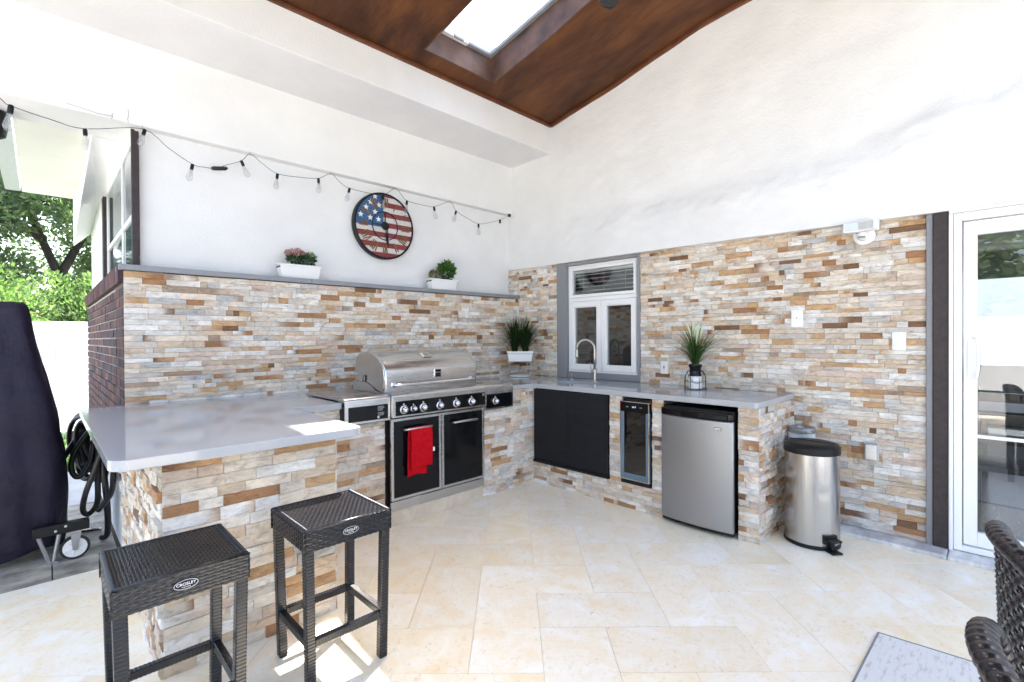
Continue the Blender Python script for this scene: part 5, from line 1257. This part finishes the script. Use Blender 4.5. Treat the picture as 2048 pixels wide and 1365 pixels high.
# ================================================================== HOSES
hz_=thing('hose_bundle','tangled bundle of black hoses hanging beside the counter end','hose',(-3.78,.4,.5))
rh=random.Random(11); hb=MB()
for k in range(12):
    xo=-3.79+rh.uniform(-.045,.03); yc=.55+rh.uniform(-.12,.12); tz=.80+rh.uniform(-.05,.02); bz=rh.uniform(.36,.50); ww=rh.uniform(.07,.13)
    pts=[]
    for q in range(25):
        a=2*PI*q/24; pts.append((xo+.03*math.sin(a+k)+.02*math.cos(a)*0-ww*.9*math.sin(a)*.5, yc+ww*math.sin(a), (tz+bz)/2+(tz-bz)/2*math.cos(a)))
    MB().tube(pts[:-1],.0135,8,closed=True).build('hose_coil', MT['hose'], hz_, smooth=True)
def hose(p,r_=.016): MB().tube(smooth(p,5),r_,9).build('hose_loop', MT['hose'], hz_, smooth=True)
hose([(-3.76,.05,.86),(-3.78,.0,.72),(-3.80,.02,.50),(-3.80,.08,.30),(-3.84,.14,.215),(-3.87,.10,.26),(-3.86,.02,.38),(-3.82,-.02,.52),(-3.78,-.05,.66),(-3.745,-.10,.74),(-3.735,-.14,.66),(-3.735,-.12,.50),(-3.74,-.02,.36),(-3.80,.05,.25)])
hose([(-3.78,.30,.78),(-3.84,.34,.70),(-3.90,.36,.58),(-3.915,.36,.48),(-3.88,.35,.42),(-3.82,.36,.50),(-3.80,.38,.62)])
hose([(-3.77,.2,.74),(-3.765,.12,.5),(-3.75,.10,.26),(-3.745,.18,.05),(-3.775,.22,.02)],.018)
hose([(-3.80,.5,.76),(-3.88,.52,.66),(-3.95,.55,.52),(-3.98,.6,.40)],.017)
MB().tube([(-3.76,.20,.70),(-3.765,.18,.50),(-3.775,.16,.40)],[.03,.04,.028],12).build('hose_nozzle', MT['blackm'], hz_, smooth=True)
vl=thing('metal_hose_valve','small chrome hose valve lying on the ground by the wall','valve',(-3.80,.42,.0))
MB().tube([(-3.86,.44,.018),(-3.76,.40,.020)],.014,10).build('valve_body', MT['chrome'], vl)
MB().tube([(-3.81,.42,.03),(-3.81,.42,.055),(-3.78,.45,.06)],.008,8).build('valve_lever', MT['chrome'], vl)

# ================================================================== FENCE, TREES
fn=thing('white_fence','white vinyl privacy fence at the end of the side yard','fence',(-5,6.1,0))
x=-9.0; 
while x<-3.2:
    MB().box((x+.002,6.12,.09),(x+.148,6.14,1.22)).build('board', MT['vinyl'], fn, bevel=.003); 
    MB().box((x+.002,6.12,1.30),(x+.148,6.14,1.56)).build('board', MT['white'], fn, bevel=.003); x+=.15
for z0,z1 in ((.03,.09),(1.22,1.30),(1.56,1.635)): MB().box((-9,6.095,z0),(-3.2,6.165,z1)).build('rail', MT['white'], fn, bevel=.005)
for x in (-8.2,-5.8,-3.35): MB().box((x,6.07,0),(x+.12,6.19,1.70)).build('post', MT['white'], fn, bevel=.005)
LC=[(.11,.155,.085),(.13,.18,.10),(.09,.13,.07),(.15,.20,.115)]
rt=random.Random(21)
def tree(name,label,base,trunk,crowns,n,size,cols,cat='tree',group=None):
    t=thing(name,label,cat,base,group)
    tb=MB()
    for pts,rad in trunk: tb.tube(smooth([Vector(base)+Vector(p) for p in pts],4),[rad[0]+(rad[1]-rad[0])*k/(4*(len(pts)-1)) for k in range(4*(len(pts)-1)+1)],10)
    tb.build('trunk', MT['bark'], t, smooth=True)
    cb_=MB()
    for (c_,rx,ry,rz,fr_) in crowns: leaves(cb_,(base[0]+c_[0],base[1]+c_[1],base[2]+c_[2]),rx,ry,rz,int(n*fr_),size,cols,.1,rt)
    o=cb_.build('crown', MT['leaf'], t, fix=False); o['kind']='stuff'
    return t
tree('maple_tree','tall spreading tree with dark forked trunk behind the fence',(-3.75,15,-.1),
     [([(0,0,0),(.05,0,2.2),(.1,0,3.4)],(.17,.15)),([(.1,0,3.2),(-.3,0,4.4),(-.9,0,6.2),(-1.6,0,8)],(.12,.04)),([(.1,0,3.3),(.6,0,4.5),(1.3,.2,6),(1.9,.3,8)],(.12,.04)),([(-.25,0,4.3),(-1.2,-.2,5),(-2.4,-.3,5.6)],(.12,.04)),([(.55,0,4.4),(.7,0,6),(.4,0,8)],(.12,.04))],
     [((rt.uniform(-4.5,3.8),rt.uniform(-1.5,1.5),rt.uniform(3.0,8.6)),rt.uniform(.7,1.2),rt.uniform(.7,1.1),rt.uniform(.4,.75),1/75) for _ in range(75)]+[((rt.uniform(-1.8,1.8),rt.uniform(-2.4,-1.2),rt.uniform(1.8,5.6)),.75,.5,.5,1/75) for _ in range(13)],80000,.13,LC)
for i,(x,y,h,wd,lb) in enumerate(((-6.2,8.6,2.6,1.1,'broad bright green shrub behind the fence at the left'),(-4.75,8.2,2.35,.95,'rounded light green shrub behind the middle of the fence'),(-3.7,8.8,2.75,1.0,'dense green shrub behind the fence by the house'),(-5.4,11.0,3.4,1.5,'taller pale green bush rising behind the other shrubs'))):
    tree('garden_shrub',lb,(x,y,-.1),[([(0,0,0),(.05,0,h*.5),(.0,.05,h*.8)],(.06,.02)),([(0,0,.1),(.2,0,h*.5),(.35,.05,h*.75)],(.04,.015))],
         [((rt.uniform(-wd*.7,wd*.7),rt.uniform(-.5,.5),rt.uniform(h*.35,h*.85)),wd*.5,.45,h*.22,1/9) for _ in range(9)],7000,.09,[(.08,.13,.05),(.11,.16,.07),(.065,.11,.04),(.13,.18,.09)],'shrub','shrubs behind the white fence')

nh=tag(MB().box((12,-16,0),(12.3,3,6)).build('horizon_screen_wall', MT['plaster']),'added white wall screening the yellow horizon beyond the dining room','house')  # added wall, blocks the yellow horizon glow seen through the glass door
yf=thing('horizon_screen_fence','unseen long white fence added to block the horizon in reflections','fence',(-12.5,-4,0))  # unseen fence, added to block the horizon in the door's reflections
for (a,b) in (((-12.55,-13,0),(-12.5,6,1.8)),((-12.5,-13.05,0),(1,-13,1.8))): MB().box(a,b).build('panel', MT['vinyl'], yf)
for i,(x,y) in enumerate(((-13.6,-9),(-13.8,-5.5),(-13.5,-2),(-13.7,1.5),(-10,-14.2),(-6,-14))):  # unseen trees, added with the fence to hide the reflected horizon
    t_=thing('horizon_screen_tree',('unseen leafy tree added to block the horizon, first from the south','unseen leafy tree added to block the horizon, second from the south','unseen leafy tree added to block the horizon, middle of the row','unseen leafy tree added to block the horizon, north end','unseen leafy tree added to block the horizon, left of the pair','unseen leafy tree added to block the horizon, right of the pair')[i],'tree',(x,y,-.1),'unseen trees added to block the horizon')
    MB().tube([(x,y,-.1),(x+.1,y,1.5),(x,y,3)],[.16,.13,.08],8).build('trunk', MT['bark'], t_)
    cb_=MB(); leaves(cb_,(x,y,3.2),1.9,1.9,1.9,1500,.34,LC,.1,rt); cb_.build('crown', MT['leaf'], t_, fix=False)['kind']='stuff'

# ================================================================== RUG AND DINING CHAIRS (near right)
rg=thing('outdoor_rug','distressed white rug corner with grey binding beside the wicker chairs','rug',(-1.35,-3.6,0))
e1=Vector((-1.0,.02,0)).normalized(); e2=Vector((.10,-1.0,0)).normalized(); rc=Vector((-1.355,-3.628,0))
def quad(o,a,b,z0,z1): return [o+Vector((0,0,z0)),o+a+Vector((0,0,z0)),o+a+b+Vector((0,0,z0)),o+b+Vector((0,0,z0)),o+Vector((0,0,z1)),o+a+Vector((0,0,z1)),o+a+b+Vector((0,0,z1)),o+b+Vector((0,0,z1))]
BF=[(0,3,2,1),(4,5,6,7),(0,1,5,4),(1,2,6,5),(2,3,7,6),(3,0,4,7)]
MB().add(quad(rc+(e1+e2)*.008,e1*1.8,e2*2.6,.002,.011),BF).build('pile', MT['rug'], rg)
MB().add(quad(rc,e1*1.82,e2*.008,.002,.012),BF).add(quad(rc,e1*.008,e2*2.62,.002,.0125),BF).build('binding', MT['rugedge'], rg, bevel=.002)
def wicker_chair(label,loc,ang,H=.90):
    t=thing('wicker_armchair',label,'chair',loc,'dark wicker dining chairs at the right edge')
    ca_,sa_=math.cos(ang),math.sin(ang); O=Vector(loc)
    def T(x,y,z): return O+Vector((x*ca_-y*sa_, x*sa_+y*ca_, z))
    # back outline (half), x to the side, z up; y bows forward towards the edges
    half=[(0,H),(.06,H-.002),(.12,H-.012),(.17,H-.035),(.205,H-.075),(.222,H-.13),(.222,H-.20),(.205,H-.28),(.185,H-.38),(.18,H-.46)]
    def bow(x,z): return -.055*(x/.22)**2 + .10*(z-H)*.35
    loop=[(-x,z) for x,z in half[::-1]]+half[1:]
    path=smooth([T(x,bow(x,z),z) for x,z in loop],7)
    # wrapped rim: overlapping strands
    m=MB(); pts=path
    # arc-length resample
    Ls=[0]
    for a,b in zip(pts,pts[1:]): Ls.append(Ls[-1]+(b-a).length)
    tot=Ls[-1]; ns=int(tot/.0036); rs=[]; ii=0
    for k in range(ns+1):
        d_=tot*k/ns
        while ii<len(Ls)-2 and Ls[ii+1]<d_: ii+=1
        q=(d_-Ls[ii])/max(1e-9,Ls[ii+1]-Ls[ii]); rs.append(pts[ii].lerp(pts[ii+1],q))
    nn=16; vs=[];fs=[]; up=Vector((-sa_,ca_,0))
    for k,p in enumerate(rs):
        tg=(rs[min(k+1,ns)]-rs[max(k-1,0)]).normalized(); n1=up; n2=tg.cross(n1).normalized(); s_=k*.0036
        for q in range(nn):
            a=2*PI*q/nn
            ph1=(s_/.026+ a/(2*PI)*1.0)%1; ph2=(s_/.026- a/(2*PI)*1.0+.5)%1
            side=math.sin(a*2)>0
            ph=ph1 if math.cos(a)>0 else ph2
            bump=.0055*math.sqrt(max(0,math.sin(PI*ph)))+.0
            rr1=.0165+bump
            vs.append(p+n1*math.cos(a)*rr1*1.05+n2*math.sin(a)*rr1)
    for k in range(ns):
        for q in range(nn): fs.append((k*nn+q,k*nn+(q+1)%nn,(k+1)*nn+(q+1)%nn,(k+1)*nn+q))
    m.add(vs,fs).build('back_rim', MT['rattan2'], t, smooth=True)
    def wz(z):
        for (x0_,z0_),(x1_,z1_) in zip(half,half[1:]):
            if z1_<=z<=z0_: return x0_+(x1_-x0_)*(z0_-z)/max(1e-6,(z0_-z1_))
        return .18
    inside=lambda u,v: abs(u-.23)<wz(H-.46+v)-.004 and v<.46
    w_=MB(); weave(w_,Vector((-.23,0,H-.46)),Vector((1,0,0)),Vector((0,0,1)),Vector((0,-1,0)),.46,.46,.024,.021,.0045,.84,inside=inside,bow=lambda q,u,v,h: T(q.x,q.y+bow(q.x,q.z),q.z),frac=.62)
    w_.build('back_weave', MT['rattan2'], t, smooth=True, fix=False)
    b=MB(); vsb=[]
    for xx in (-.22,.22): pass
    st=MB().box((-.24,-.50,.40),(.24,-.04,.44)); st.v=[tuple(T(*v)) for v in st.v]; st.build('seat', MT['rattan2'], t, bevel=.01)
    for (x,y) in ((-.21,-.47),(.21,-.47),(-.17,-.06),(.17,-.06)):
        l_=MB(); wrapped_bar(l_,T(x,y,.0),T(x,y,.40 if y<-.3 else .46),.04,.04,.016,side=(ca_,sa_,0),bulge=.0014); l_.build('leg', MT['rattan2'], t)
    return t
wicker_chair('dark wicker dining chair with tall back, farther of the two',(-2.425,-4.03,0),math.radians(12),.865)
wicker_chair('dark wicker dining chair in the bottom corner, nearer of the two',(-2.965,-4.02,0),math.radians(12),.83)
